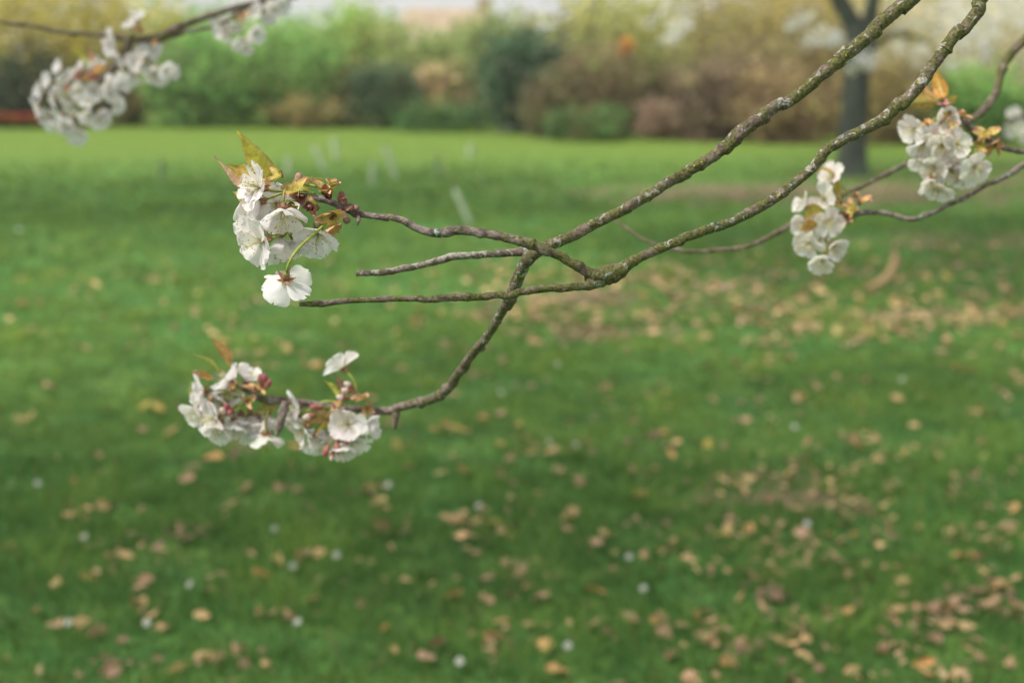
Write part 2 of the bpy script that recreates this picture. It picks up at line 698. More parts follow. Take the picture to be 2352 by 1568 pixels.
def leaf(parent, base, tip, W, side, fold, seed, c_in, c_out, c_under=None, bow=0.12, name="leaf", drip=0.12, serr=1.0):
    """a young cherry leaf folded along its midrib, toothed margin, drawn out tip"""
    R = random.Random(seed)
    ax = tip - base
    L = ax.length
    ax.normalize()
    side = (side - ax * side.dot(ax)).normalized()
    nrm = ax.cross(side)
    NU, NV = 30, 6
    vs, cs, fs = [], [], []
    ph = R.uniform(0, 99)
    for i in range(NU + 1):
        u = i / NU
        if u < drip * 0.35:
            ww = 0.04
        elif u > 1 - drip:
            ww = 0.16 * (1 - u) / drip + 0.01
        else:
            s = (u - drip * 0.35) / (1 - drip * 1.35)
            ww = 0.04 + 0.96 * sin(pi * s ** 0.8) ** 0.85 * (1 if s < .5 else 1) + 0.12 * s * (1 - s)
            ww = max(ww, 0.16)
        mid = base + ax * (L * u) + nrm * (L * bow * sin(pi * u))
        for k in range(NV + 1):
            v = -1 + 2 * k / NV
            edge = abs(v) > 0.99
            tooth = (1 + 0.07 * serr * (1 if i % 2 else -1)) if edge else 1
            x = W * ww * abs(v) * tooth
            sgn = 1 if v > 0 else -1
            dvv = side * (sgn * cos(fold)) + nrm * sin(fold)
            q = mid + dvv * x + nrm * (0.05 * L * mnoise.noise(Vector((u * 4, v * 1.6, ph))) * abs(v))
            q += nrm * (0.012 * L * sin(u * 42 + abs(v) * 5) * abs(v) * (1 - abs(v)))
            vs.append(q)
            vein = 0.18 * max(0, sin(u * 60 - abs(v) * 9)) ** 6
            c = lerp(c_in, c_out, min(1, abs(v) ** 2.5 * 0.9 + 0.35 * max(0, u - .75) / .25))
            if k == NV // 2:
                c = lerp(c, (0.55, 0.42, 0.16), 0.5)
            cs.append(tuple(min(1, z * (1 + vein)) for z in c))
    for i in range(NU):
        for k in range(NV):
            a = i * (NV + 1) + k
            fs.append((a, a + 1, a + NV + 2, a + NV + 1))
    mb = MB()
    mb.add(vs, fs, cs)
    return mb.build(name, M_LEAF, parent)


# ------------------------------------------------------------------ branch A (upper limb that bends down to the lower blossoms)
def L2(x, y, d=1.5):      # lower cluster picture crop -> point
    return P(390.5 + x * 0.23437, 757.9 + y * 0.23437, d)


A0 = P(2140, -60, 1.22)
bA = thing("cherry_branch", P(1240, 570, 1.18), "long mossy cherry branch running from upper right edge down to the lower blossom spray", "cherry branch")
limb(bA, "limb", [(2160, -75, 36, 1.22), (2085, 10, 35, 1.22), (1985, 92, 34, 1.21), (1900, 160, 31, 1.2), (1800, 235, 29, 1.2), (1693, 306, 34, 1.19), (1640, 360, 29, 1.19),
                  (1560, 405, 27, 1.19), (1470, 462, 26, 1.18), (1390, 502, 26, 1.18), (1310, 544, 26, 1.18), (1225, 582, 30, 1.18), (1190, 640, 29, 1.2), (1165, 705, 24, 1.23)],
     (0.62, 0.5), (0.5, 0.52), (0.05, 0.0), 1.15, 11)
limb(bA, "limb", [(1175, 675, 25, 1.215), (1150, 722, 22, 1.25), (1110, 785, 21, 1.3), (1065, 840, 21, 1.36), (1035, 882, 22, 1.41), (1005, 912, 24, 1.44), (950, 930, 22, 1.47),
                  (905, 940, 21, 1.49), (850, 942, 19, 1.5), (775, 934, 13, 1.5), (720, 926, 14, 1.5), (650, 919, 19, 1.5), (605, 916, 18, 1.5), (575, 900, 12, 1.5), (535, 884, 9, 1.5)],
     (0.5, 0.3), (0.52, 0.3), (0.0, 0.75), 1.3, 12, wide=.93)
limb(bA, "side_shoot", [(1215, 578, 22, 1.19), (1195, 578, 20, 1.2), (1140, 582, 18, 1.2), (1085, 588, 17, 1.2), (1035, 591, 19, 1.2), (985, 604, 16, 1.2), (908, 622, 16, 1.2), (905, 624, 16, 1.2), (818, 628, 14, 1.2)],
     (0.4, 0.3), (0.62, 0.62), (0.3, 0.5), 0.9, 13)
limb(bA, "broken_spur", [(912, 942, 13, 1.49), (908, 962, 11, 1.49), (905, 985, 8, 1.49)], (0.2,), (0.2,), (0.0,), 1.3, 14, 3, wide=1.35)
limb(bA, "broken_spur", [(655, 925, 13, 1.49), (648, 955, 14, 1.48), (640, 985, 12, 1.48), (635, 1003, 6, 1.48)], (0.1,), (0.1,), (0.5,), 1.0, 15, 3, wide=1.4)

L = 0.0212
att1, att2, att3 = L2(1830, 700), L2(1650, 740), L2(1900, 760)
lo = [  # x, y, axis, depth offset, open, attach
    (1700, 372, (-.6, .6, -.2), 0, 67, (1830, 640), (0, 1, 0)),
    (1275, 742, (-.95, -.1, .25), 0, 69, (1640, 705), (-1, .2, 0)),
    (1745, 925, (-.12, .12, .97), -.012, 69, (1760, 760), (0, -.6, -.6)),
    (1885, 935, (.85, -.05, .2), .012, 42, (1850, 800), (.6, -.6, 0)),
    (1330, 960, (-.75, -.45, .35), 0, 67, (1620, 800), (-1, .1, 0)),
    (1420, 1045, (-.15, -.92, .25), .01, 42, (1640, 860), (-.7, -.6, 0)),
    (1580, 1010, (.05, -.95, .2), .02, 42, (1690, 840), (-.2, -1, 0)),
    (1800, 1060, (.35, -.9, .2), .014, 42, (1800, 800), (0, -1, 0)),
    (1690, 1095, (.1, -.92, .35), 0, 42, (1700, 850), (0, -1, .2)),
    (600, 500, (-.72, .42, .0), 0, 69, (690, 590), (-.4, .8, .3)),
    (335, 595, (-.92, -.05, .35), 0, 65, (640, 600), (-.9, .1, .1)),
    (375, 700, (-.7, -.55, .4), .01, 61, (650, 640), (-.9, .0, .1)),
    (450, 860, (-.7, -.25, .6), -.01, 67, (740, 700), (-.7, -.4, .2)),
    (490, 925, (-.3, -.75, .5), -.012, 42, (760, 710), (-.5, -.7, .2)),
    (785, 830, (.1, -.82, -.4), .01, 42, (790, 690), (0, -1, 0)),
    (955, 830, (.15, -.95, .2), .015, 42, (930, 700), (0, -1, 0)),
    (940, 1025, (.0, -.90, -.25), 0, 63, (960, 760), (0, -1, 0)),
    (560, 600, (-.1, -.5, .75), .015, 69, (700, 620), (-.6, .2, .2)),
    (745, 500, (.35, .75, .4), .01, 42, (740, 620), (0, 1, 0)),
    (800, 960, (.0, -.98, .1), .02, 42, (800, 700), (0, -1, 0)),
    (625, 900, (.05, -.9, .4), .0, 42, (770, 720), (-.5, -.8, 0)),
    (690, 840, (-.1, -.8, .5), .012, 50, (770, 700), (-.4, -.9, 0)),
    (860, 870, (.1, -.9, .4), .02, 48, (900, 700), (0, -1, 0)),
    (540, 720, (-.5, -.3, .7), .014, 64, (700, 640), (-.8, -.3, 0)),
    (1500, 960, (-.2, -.85, .4), .025, 52, (1650, 840), (-.4, -.9, 0)),
    (1700, 1000, (.1, -.8, .5), .012, 54, (1700, 840), (0, -1, 0)),
    (1240, 860, (-.7, -.5, .4), .012, 62, (1620, 790), (-1, 0, 0)),
    (300, 790, (-.7, -.5, .4), .012, 60, (640, 640), (-.8, -.3, 0)),
]
for i, (x, y, ax, dz, op, at, ad) in enumerate(lo):
    blossom(bA, L2(x, y, 1.5 + dz), D(*ax), L, 300 + i, op, None, L2(*at), D(*ad), red=0.6)
WHB, PKB = (0.80, 0.72, 0.66), (0.50, 0.17, 0.19)
for i, (x, y, ax, sz, c, at) in enumerate([
        (1745, 535, (-.7, .5, .3), .0075, WHB, (1800, 680)), (1725, 590, (-.9, .1, .3), .0075, WHB, (1800, 690)), (1675, 660, (-.9, .2, .4), .0078, WHB, (1790, 710)),
        (1415, 755, (-1, 0, .2), .0078, PKB, (1640, 770)), (1350, 850, (-.9, -.2, .3), .0085, WHB, (1640, 800)),
        (1525, 1195, (-.4, -.9, .3), .0075, PKB, (1640, 1000)), (1640, 1165, (.1, -.9, .3), .008, PKB, (1660, 990)), (1585, 1245, (-.2, -.9, .3), .006, WHB, (1650, 1010)), (1735, 1095, (.4, -.5, .8), .006, PKB, (1700, 900)),
        (890, 475, (-.1, .9, .3), .008, PKB, (860, 600)), (925, 470, (.1, .9, .3), .008, PKB, (880, 600)), (965, 520, (.5, .7, .3), .0075, PKB, (890, 600)),
        (555, 755, (.2, .6, .7), .008, PKB, (700, 690)), (520, 790, (-.2, .3, .9), .009, WHB, (700, 690)), (590, 800, (.1, -.3, .9), .008, PKB, (720, 690))]):
    bud(bA, L2(x, y, 1.485), D(*ax), sz * 1.25, lerp(c, PKB, .35), c, L2(*at))
for i, (x, y, ax, sz, k) in enumerate([(1890, 680, (.2, .8, .5), .010, 7), (1680, 740, (-.6, .3, .6), .009, 6), (1930, 770, (.3, -.1, .9), .008, 6), (1660, 800, (-.7, -.3, .6), .009, 6),
                                      (640, 570, (-.6, .5, .5), .008, 6), (770, 680, (-.2, -.4, .8), .008, 6), (870, 600, (.1, .8, .5), .010, 8), (800, 590, (-.1, .8, .5), .008, 6), (400, 690, (-.5, .3, .7), .006, 5), (1320, 940, (.5, .3, .6), .006, 5)]):
    rosette(bA, L2(x, y, 1.49), D(*ax), sz * 1.2, k, 500 + i, 50, lerp(YG, PK, .35), PK, 0.35)
GR, OCH, RED = (0.36, 0.40, 0.05), (0.46, 0.27, 0.07), (0.36, 0.15, 0.12)
leaf(bA, L2(600, 370), L2(395, 90, 1.47), .0075, D(.8, .5, .5), .5, 1, OCH, (0.50, 0.24, 0.17), bow=.1)
leaf(bA, L2(490, 430), L2(225, 235, 1.47), .0052, D(.5, -.8, .4), .7, 2, GR, (0.50, 0.48, 0.15), bow=.06)
leaf(bA, L2(440, 480), L2(190, 400, 1.48), .006, D(.3, -.8, .5), .6, 3, OCH, (0.46, 0.2, 0.09), bow=-.08)
leaf(bA, L2(1690, 640), L2(1600, 420, 1.5), .0055, D(.9, .3, .4), .5, 4, (0.33, 0.19, 0.12), RED)
leaf(bA, L2(1650, 680), L2(1505, 490, 1.51), .0055, D(.7, -.5, .5), .4, 5, GR, (0.42, 0.44, 0.08))
leaf(bA, L2(1640, 850), L2(1310, 920, 1.485), .008, D(.1, .9, .4), .5, 6, (0.33, 0.24, 0.08), RED)
leaf(bA, L2(1610, 930), L2(1420, 1060, 1.48), .0075, D(.6, .7, .5), .45, 7, (0.38, 0.36, 0.06), OCH)
leaf(bA, L2(1050, 740), L2(830, 800, 1.505), .007, D(.2, .8, .4), .4, 8, (0.30, 0.28, 0.06), OCH)

# ------------------------------------------------------------------ branch B (limb with the sharp blossom spray)
bB = thing("cherry_branch", P(1390, 625, 1.14), "lichen flecked cherry branch with a knobbly fork, ending in the sharp white blossoms", "cherry branch")
limb(bB, "limb", [(2330, -80, 32, 1.18), (2262, -5, 31, 1.18), (2205, 68, 31, 1.18), (2130, 170, 28, 1.17), (2085, 222, 30, 1.17), (2040, 265, 29, 1.17), (1985, 295, 27, 1.16), (1915, 333, 26, 1.16), (1860, 392, 24, 1.16),
                  (1780, 455, 26, 1.15), (1700, 500, 24, 1.15), (1630, 528, 24, 1.15), (1560, 553, 23, 1.14), (1495, 578, 23, 1.14), (1450, 600, 26, 1.14), (1422, 620, 38, 1.14), (1398, 630, 50, 1.14), (1370, 636, 42, 1.14), (1345, 643, 22, 1.14)],
     (0.62, 0.66), (0.56, 0.46), (0.0, 0.1), 1.1, 21)
limb(bB, "twig", [(1392, 636, 36, 1.14), (1362, 628, 28, 1.138), (1325, 608, 23, 1.136), (1290, 592, 22, 1.135), (1250, 576, 22, 1.13), (1215, 562, 26, 1.13), (1180, 552, 24, 1.13), (1130, 540, 21, 1.13), (1080, 530, 22, 1.13), (1050, 528, 24, 1.13),
                  (1010, 534, 23, 1.13), (970, 528, 20, 1.13), (925, 508, 17, 1.13), (880, 497, 16, 1.13), (840, 492, 15, 1.135), (800, 483, 19, 1.14), (765, 467, 16, 1.14), (730, 456, 15, 1.14), (700, 449, 11, 1.14)],
     (0.72, 0.02), (0.38, 0.30), (0.1, 1.0), 1.25, 22)
limb(bB, "bare_twig", [(1385, 646, 28, 1.14), (1350, 655, 22, 1.137), (1320, 657, 20, 1.135), (1230, 668, 19, 1.13), (1140, 680, 17, 1.13), (1080, 682, 19, 1.125), (1030, 683, 19, 1.125), (960, 687, 15, 1.12), (890, 688, 14, 1.12), (800, 691, 13, 1.12), (735, 698, 16, 1.12), (688, 699, 10, 1.12)],
     (0.66, 0.50), (0.36, 0.30), (0.25, 0.45), 1.2, 23)


def C1(x, y, d=1.14):
    return P(459.4 + x * 0.29297, 275.6 + y * 0.29297, d)


limb(bB, "dead_bud", [(820, 492, 12, 1.137), (824, 505, 10, 1.13), (820, 518, 5, 1.13)], (0.1,), (0.1,), (0.6,), 1.2, 24, 3)
L = 0.0196
F1 = [  # junction, axis, depth, open, attach, attach direction, size
    (470, 530, (-.74, .22, .60), 1.130, 62, (920, 528), (-.8, .35, .1), 1.06, 0.35),
    (470, 640, (-.84, -.38, .38), 1.143, 62, (908, 578), (-.9, .25, .1), 1.0, 1.0),
    (495, 945, (-.78, -.25, .58), 1.122, 66, (700, 700), (-.3, -.9, 0), 1.2, 0.2),
    (650, 705, (.02, -.90, .40), 1.120, 50, (690, 530), (0, .3, .3), 1.08, 0.5),
    (620, 920, (.16, -.97, .10), 1.150, 44, (820, 780), (-.7, -.4, 0), 1.22, 0.9),
    (930, 880, (-.12, -.80, .58), 1.145, 58, (985, 760), (-.1, -.9, 0), 1.1, 0.0),
    (672, 1245, (-.22, -.62, -.70), 1.105, 70, (1010, 780), (-.3, -.5, .6), 1.16, D(-.97, -.12, 0)),
    (455, 815, (-.55, .12, .78), 1.150, 66, (760, 700), (-.8, -.2, 0), 1.06, 0.6),
    (600, 660, (-.05, -.15, .95), 1.172, 76, (800, 640), (-.9, .1, -.2), .95, 0.1),
    (745, 930, (.35, -.88, .2), 1.158, 48, (830, 790), (-.2, -.9, 0), 1.05, 0.3),
]
for i, (x, y, ax, d, op, at, ad, sc, ro) in enumerate(F1):
    blossom(bB, C1(x, y, d), D(*ax), L * sc, 100 + i, op, ro, C1(at[0], at[1], 1.137), D(*ad), red=0.55)
# bracts along the tip
for i, (x, y, ax, sz, k, c0) in enumerate([
        (985, 575, (-.05, .9, .4), .0115, 7, YG), (1020, 520, (.25, .9, .2), .0085, 4, YG), (745, 570, (-.2, .5, .8), .011, 7, YG), (720, 660, (-.1, -.8, .5), .011, 6, YG), (790, 600, (.1, -.3, .9), .010, 6, BR),
        (1030, 730, (.0, -.7, .7), .0115, 8, YG), (1060, 810, (.2, -.9, .3), .0085, 4, OC), (920, 690, (-.6, .2, .7), .009, 5, YG), (870, 660, (-.2, -.7, .6), .009, 5, BR), (1115, 640, (.1, .6, .7), .0085, 6, BR),
        (1160, 680, (.4, .6, .6), .007, 5, BR), (1000, 600, (.3, .2, .9), .008, 6, BR), (640, 440, (-.6, .3, .6), .010, 5, YG)]):
    rosette(bB, C1(x, y, 1.131), D(*ax), sz * 1.3, k, 200 + i, 42, c0, PK, 0.8 if c0 is BR else 0.22)
mb = MB()
blob(mb, C1(775, 458, 1.133), D(0.05, .95, .2), .0047, .0033, (0.30, 0.30, 0.08), (0.50, 0.22, 0.25), 10, 8)
mb.build("flower_bud", M_BRACT, bB)
for (x, y, s) in ((1150, 785, .0036), (1125, 640, .0042), (1180, 690, .0036), (1225, 690, .0030)):
    mb = MB()
    blob(mb, C1(x, y, 1.131), D(.2, -.3, .8), s, s * .85, BR, lerp(BR, (0.3, .2, .15), .6), 10, 7)
    mb.build("leaf_bud", M_BRACT, bB)
leaf(bB, C1(660, 450, 1.14), C1(293, 85, 1.125), .0165, D(.1, .0, -1), 1.12, 31, (0.42, 0.42, 0.04), (0.52, 0.38, 0.06), bow=-.05, drip=.1)
leaf(bB, C1(620, 525, 1.155), C1(100, 283, 1.165), .0085, D(.1, .1, -1), 1.15, 32, (0.44, 0.30, 0.14), (0.48, 0.26, 0.21), bow=.07)
leaf(bB, C1(560, 500, 1.155), C1(215, 350, 1.16), .010, D(.3, -.8, .3), .4, 33, (0.42, 0.30, 0.05), (0.50, 0.30, 0.05), bow=-.05)
leaf(bB, C1(470, 660, 1.165), C1(255, 560, 1.165), .0085, D(.2, -.8, .3), .4, 36, (0.45, 0.36, 0.05), OC, bow=-.05)
leaf(bB, C1(780, 480, 1.15), C1(885, 445, 1.15), .0035, D(.2, .8, .5), .4, 34, YG, OC, bow=.05)
leaf(bB, C1(860, 480, 1.15), C1(980, 462, 1.15), .0035, D(.1, .8, .5), .4, 35, (0.30, 0.36, 0.06), OC, bow=.05)
leaf(bB, C1(790, 500, 1.15), C1(870, 560, 1.15), .005, D(.2, .8, .5), .2, 37, YG, OC, bow=.05)


# ------------------------------------------------------------------ right hand twigs
def RR(x, y, d):
    return P(1780 + x * 0.3368, 114.8 + y * 0.3368, d)


def RS(lst):
    return [(1780 + x * 0.3368, 114.8 + y * 0.3368, w_ * 0.3368, d) for x, y, w_, d in lst]


bE = thing("cherry_branch", RR(560, 1110, 1.56), "thin knobbly cherry twig sagging at right, tipped with a hanging blossom spray", "cherry branch")
limb(bE, "twig", RS([(1760, 745, 42, 1.58), (1600, 840, 40, 1.58), (1480, 905, 34, 1.57), (1290, 1015, 36, 1.57), (1120, 1085, 32, 1.56), (950, 1150, 36, 1.56), (820, 1130, 34, 1.56), (700, 1100, 36, 1.56), (560, 1118, 44, 1.56), (520, 1125, 30, 1.56)]),
     (0.35, 0.2), (0.36, 0.3), (0.5, 0.8), 1.5, 41, 4)
L = 0.0185
for i, (x, y, ax, dz, op, at) in enumerate([
        (400, 872, (-.35, .8, .4), 0, 66, (530, 1000)), (335, 1010, (-.3, .3, .85), -.01, 74, (520, 1080)), (365, 1165, (.25, -.1, .9), -.012, 74, (540, 1120)), (215, 1180, (-.75, -.2, .55), 0, 70, (520, 1110)),
        (215, 1060, (-.6, .55, .4), .012, 60, (500, 1080)), (235, 1310, (-.6, -.45, .6), -.005, 74, (540, 1140)), (325, 1420, (-.15, -.8, .5), -.01, 66, (560, 1140)), (385, 1335, (.45, -.2, .8), 0, 56, (560, 1140)), (320, 1240, (-.1, -.85, .3), .012, 64, (540, 1130))]):
    blossom(bE, RR(x, y, 1.56 + dz), D(*ax) + D(-.2 + .4 * sin(i * 9.1), -.6, 0) * .45, L, 600 + i, op - 8, None, RR(at[0], at[1], 1.56), None, red=0.6, tint=(0.84, 0.80, 0.77), wide=0.46, skip=((i * 3) % 5,) if i % 3 == 1 else ())
for i, (x, y, ax, s, c) in enumerate([(540, 1100, (-.8, .3, .5), .013, YG), (580, 1050, (.1, .8, .5), .013, OC), (500, 1130, (-.8, -.3, .5), .010, BR), (450, 1040, (-.9, .3, .4), .010, YG), (545, 1000, (0, .9, .3), .007, (0.2, 0.42, .05))]):
    rosette(bE, RR(x, y, 1.55), D(*ax), s, 7, 650 + i, 45, c, PK, 0.3)
leaf(bE, RR(450, 1010, 1.56), RR(215, 790, 1.57), .0125, D(.7, -.6, .4), .35, 61, (0.36, 0.34, 0.05), OCH)
leaf(bE, RR(330, 1080, 1.54), RR(190, 1160, 1.54), .0095, D(.5, .8, .4), .3, 62, (0.44, 0.36, 0.06), OCH)
leaf(bE, RR(300, 1190, 1.54), RR(170, 1240, 1.54), .008, D(.5, .8, .4), .3, 63, OCH, (0.48, 0.24, 0.05))

bF = thing("cherry_branch", RR(1440, 590, 1.52), "short cherry twig at the right edge with orange leaf and full white blossom bunch", "cherry branch")
limb(bF, "twig", RS([(1770, 680, 36, 1.56), (1690, 692, 36, 1.55), (1600, 690, 36, 1.54), (1510, 655, 40, 1.53), (1440, 600, 52, 1.52), (1350, 548, 40, 1.52), (1240, 440, 36, 1.52), (1180, 385, 34, 1.52), (1140, 365, 26, 1.52)]),
     (0.25, 0.1), (0.3, 0.25), (0.6, 1.0), 1.6, 42, 4)
for i, (x, y, ax, dz, op, at) in enumerate([
        (955, 535, (-.85, .1, .4), 0, 66, (1180, 430)), (1010, 640, (-.6, -.4, .65), 0, 74, (1200, 440)), (1135, 650, (-.2, -.1, .95), -.008, 76, (1250, 480)), (1235, 645, (.3, .2, .9), -.012, 74, (1330, 560)),
        (1085, 790, (-.25, -.55, .75), 0, 74, (1260, 500)), (1065, 890, (-.2, -.8, .5), 0, 62, (1280, 520)), (1195, 815, (.1, -.7, .65), .005, 66, (1330, 560)), (1355, 795, (.45, -.1, .87), -.012, 76, (1420, 610)),
        (1295, 840, (.1, -.7, .6), .012, 70, (1400, 600)), (1150, 480, (0, .35, .8), .0, 58, (1200, 420)), (1190, 720, (.1, -.5, .8), .005, 72, (1300, 540)), (1010, 735, (-.5, -.6, .6), .014, 70, (1230, 480)), (1125, 930, (.0, -.9, .4), .008, 58, (1290, 540)),
        (1130, 560, (.0, .1, .9), .015, 76, (1230, 450)), (1060, 600, (-.4, .1, .85), .01, 76, (1220, 450))]):
    blossom(bF, RR(x, y, 1.52 + dz), D(*ax) + D(.7 * sin(i * 7.7), -.6, 0) * .5, L, 700 + i, op - 8, None, RR(at[0], at[1], 1.52), None, red=0.6, tint=(0.85, 0.81, 0.775), wide=0.47, skip=((i * 3) % 5,) if i % 4 == 1 else ())
for i, (x, y, ax, s, c, k) in enumerate([(1440, 590, (-.3, .5, .8), .014, YG, 9), (1470, 640, (.2, -.6, .7), .013, OC, 8), (1400, 640, (-.6, -.6, .5), .011, YG, 7), (1280, 460, (.2, .8, .5), .009, OC, 6), (1150, 375, (-.3, .5, .8), .009, PK, 6), (1040, 510, (-.2, .6, .7), .009, OC, 6),
                                         (1500, 650, (.6, -.1, .6), .011, OC, 7), (1215, 540, (-.8, .1, .5), .011, YG, 5), (1150, 655, (0, 0, 1), .005, OC, 5), (1190, 430, (-.5, -.5, .5), .009, YG, 5)]):
    rosette(bF, RR(x, y, 1.51), D(*ax), s, k, 750 + i, 50, c, PK, 0.3)
leaf(bF, RR(1155, 335, 1.52), RR(1080, 105, 1.53), .0085, D(.9, .2, .3), .5, 71, (0.50, 0.27, 0.04), (0.50, 0.22, 0.05))
leaf(bF, RR(1130, 335, 1.52), RR(1010, 225, 1.53), .007, D(.6, -.6, .3), .4, 73, (0.46, 0.25, 0.1), (0.48, 0.22, 0.12))
leaf(bF, RR(1120, 350, 1.52), RR(880, 372, 1.53), .009, D(.1, .8, .4), .35, 72, (0.36, 0.28, 0.06), OCH)
leaf(bF, RR(1165, 345, 1.52), RR(1250, 315, 1.52), .005, D(.1, .8, .4), .35, 74, (0.44, 0.36, 0.08), OCH)
# branch D
bD = thing("cherry_branch", RR(1340, 480, 1.75), "dark blurred cherry branch sweeping behind the right hand blossoms and out of the frame", "cherry branch")
limb(bD, "limb", RS([(1730, -90, 66, 1.8), (1640, 0, 66, 1.8), (1568, 90, 66, 1.79), (1535, 190, 62, 1.78), (1505, 300, 56, 1.77), (1430, 400, 56, 1.76), (1340, 480, 52, 1.75), (1200, 562, 46, 1.74), (1080, 650, 38, 1.74), (960, 735, 38, 1.73), (830, 810, 36, 1.73), (700, 880, 36, 1.72), (590, 935, 34, 1.72), (480, 985, 30, 1.71), (300, 1090, 28, 1.71),
                     (150, 1175, 34, 1.7), (0, 1255, 40, 1.7), (-200, 1345, 30, 1.7), (-450, 1365, 30, 1.7), (-620, 1368, 28, 1.7), (-760, 1340, 24, 1.71), (-900, 1290, 20, 1.72), (-1090, 1160, 18, 1.74)]),
     (0.55, 0.45), (0.30, 0.42), (0.15, 0.1), 1.3, 43, 5)
bG = thing("cherry_branch", P(2345, 275, 3.0), "faint cherry twig at the far right edge with a few blurred blossoms", "cherry branch")
limb(bG, "twig", [(2440, 240, 14, 3.0), (2380, 262, 12, 3.0), (2330, 272, 10, 3.0), (2310, 285, 7, 3.0)], (0.3,), (0.3,), (0.5,), 1.0, 44, 4)
for i, (x, y) in enumerate([(2330, 262), (2345, 290), (2318, 300), (2352, 312)]):
    R = random.Random(900 + i)
    blossom(bG, P(x, y, 3.0 + R.uniform(-.02, .02)), D(R.uniform(-.6, .6), R.uniform(-.7, .3), .6), .0165, 910 + i, 68, None, P(2335, 273, 3.0), full=False, tint=(.8, .78, .72))

# ------------------------------------------------------------------ branch C (top left, well out of focus)
def TT(x, y, d=2.35):
    return P(x * 0.29297, y * 0.29297, d)


bC = thing("cherry_branch", TT(1200, 305), "blurred cherry branch across the upper left corner with a drooping blossom bunch", "cherry branch")


def TS(lst):
    return [(x * 0.29297, y * 0.29297, w_ * 0.29297, d) for x, y, w_, d in lst]


limb(bC, "limb", TS([(2420, -80, 50, 2.35), (2250, -20, 48, 2.35), (2000, 25, 46, 2.35), (1800, 78, 50, 2.35), (1500, 180, 62, 2.35), (1350, 240, 76, 2.35), (1230, 300, 86, 2.35), (1100, 312, 60, 2.35), (950, 300, 52, 2.35), (780, 285, 36, 2.35), (600, 262, 34, 2.35), (350, 228, 36, 2.35), (180, 200, 30, 2.35), (0, 170, 24, 2.35), (-200, 130, 22, 2.35)]),
     (0.45, 0.45), (0.40, 0.3), (0.3, 0.2), 1.2, 51, 5)
limb(bC, "twig", TS([(2160, -60, 32, 2.35), (1960, 40, 32, 2.35), (1820, 140, 32, 2.35), (1700, 205, 30, 2.35), (1500, 242, 32, 2.35), (1330, 285, 44, 2.35), (1260, 300, 44, 2.35)]), (0.3,), (0.3,), (0.3,), 1.0, 52, 5)
limb(bC, "side_shoot", TS([(1010, 300, 90, 2.35), (1000, 360, 86, 2.35), (975, 430, 66, 2.35), (910, 530, 66, 2.35), (850, 600, 56, 2.35), (760, 660, 50, 2.35), (660, 725, 40, 2.35)]), (0.45, .2), (0.1,), (0.1, .4), 1.0, 53, 5)
grpC = [((480, 540), (520, 620), (400, 640), (330, 735), (300, 830), (360, 880), (420, 770), (500, 720), (560, 820), (480, 900), (400, 950), (480, 985), (570, 1000), (600, 1075), (640, 720), (700, 800), (740, 720),
         (800, 860), (780, 940), (850, 750), (930, 670), (900, 820), (690, 900), (640, 560), (740, 520), (640, 1020), (560, 930), (830, 670)), ((990, 560), (1040, 600), (1150, 500), (1200, 570), (1290, 545), (1330, 570), (1100, 420), (1190, 380),
         (950, 450), (890, 370), (870, 290), (1030, 215), (1080, 160), (1060, 500), (1250, 590)), ((1720, 150), (1750, 240), (1800, 280), (1880, 330), (1920, 345), (1840, 180), (2000, 260), (1860, 100)), ((2050, 90), (2010, 60), (2100, 120), (2200, 40), (2150, 60))]
cenC = [((700, 680), 1), ((1080, 400), 1), ((1850, 100), 1), ((2100, 20), 1)]
for gi, (g, (cc, _)) in enumerate(zip(grpC, cenC)):
    for i, (x, y) in enumerate(g):
        R = random.Random(1000 + gi * 100 + i)
        d = 2.35 + R.uniform(-.03, .03)
        ax = D((x - cc[0]) / 260 + R.gauss(0, .25), -(y - cc[1]) / 260 + R.gauss(0, .25), .55)
        blossom(bC, TT(x, y, d), ax, .0188, 1100 + gi * 100 + i, R.uniform(45, 72), None, TT(cc[0] + (x - cc[0]) * .15, cc[1] + (y - cc[1]) * .15, 2.35), full=False, tint=(.86, .82, .82), red=.7)
for i, (x, y, s, c) in enumerate([(800, 560, .016, OC), (700, 620, .014, OC), (760, 620, .016, BR), (1100, 250, .012, OC), (1100, 500, .012, OC), (620, 600, .013, PK), (1900, 130, .012, OC), (1220, 340, .011, OC), (520, 690, .008, PK)]):
    rosette(bC, TT(x, y, 2.33), D(-.2, .4, .8), s, 7, 1500 + i, 50, c, PK, 0.3)
leaf(bC, TT(680, 540), TT(560, 390), .009, D(.7, -.5, .4), .4, 81, (0.40, 0.42, 0.06), GR)
leaf(bC, TT(720, 500), TT(680, 370), .007, D(.9, .1, .3), .4, 82, (0.42, 0.24, 0.14), RED)


# ------------------------------------------------------------------ ground
def gz(x, y):
    f = max(0.0, min(1.0, (26 - y) / 10))
    z = 0.030 * mnoise.noise(Vector((x * 1.1, y * 1.1, 4.2))) + 0.018 * mnoise.noise(Vector((x * 3.4, y * 3.4, 1.1)))
    return z * f


def earth_amount(x, y):
    """where the turf is worn to bare soil: right of the middle, under the trees"""
    e = 0.0
    for (vx, vy, sx, sy, a) in EARTH:
        g = G(vx, vy)
        dx, dy = (x - g.x) / sx, (y - g.y) / sy
        e += a * math.exp(-(dx * dx + dy * dy))
    return e


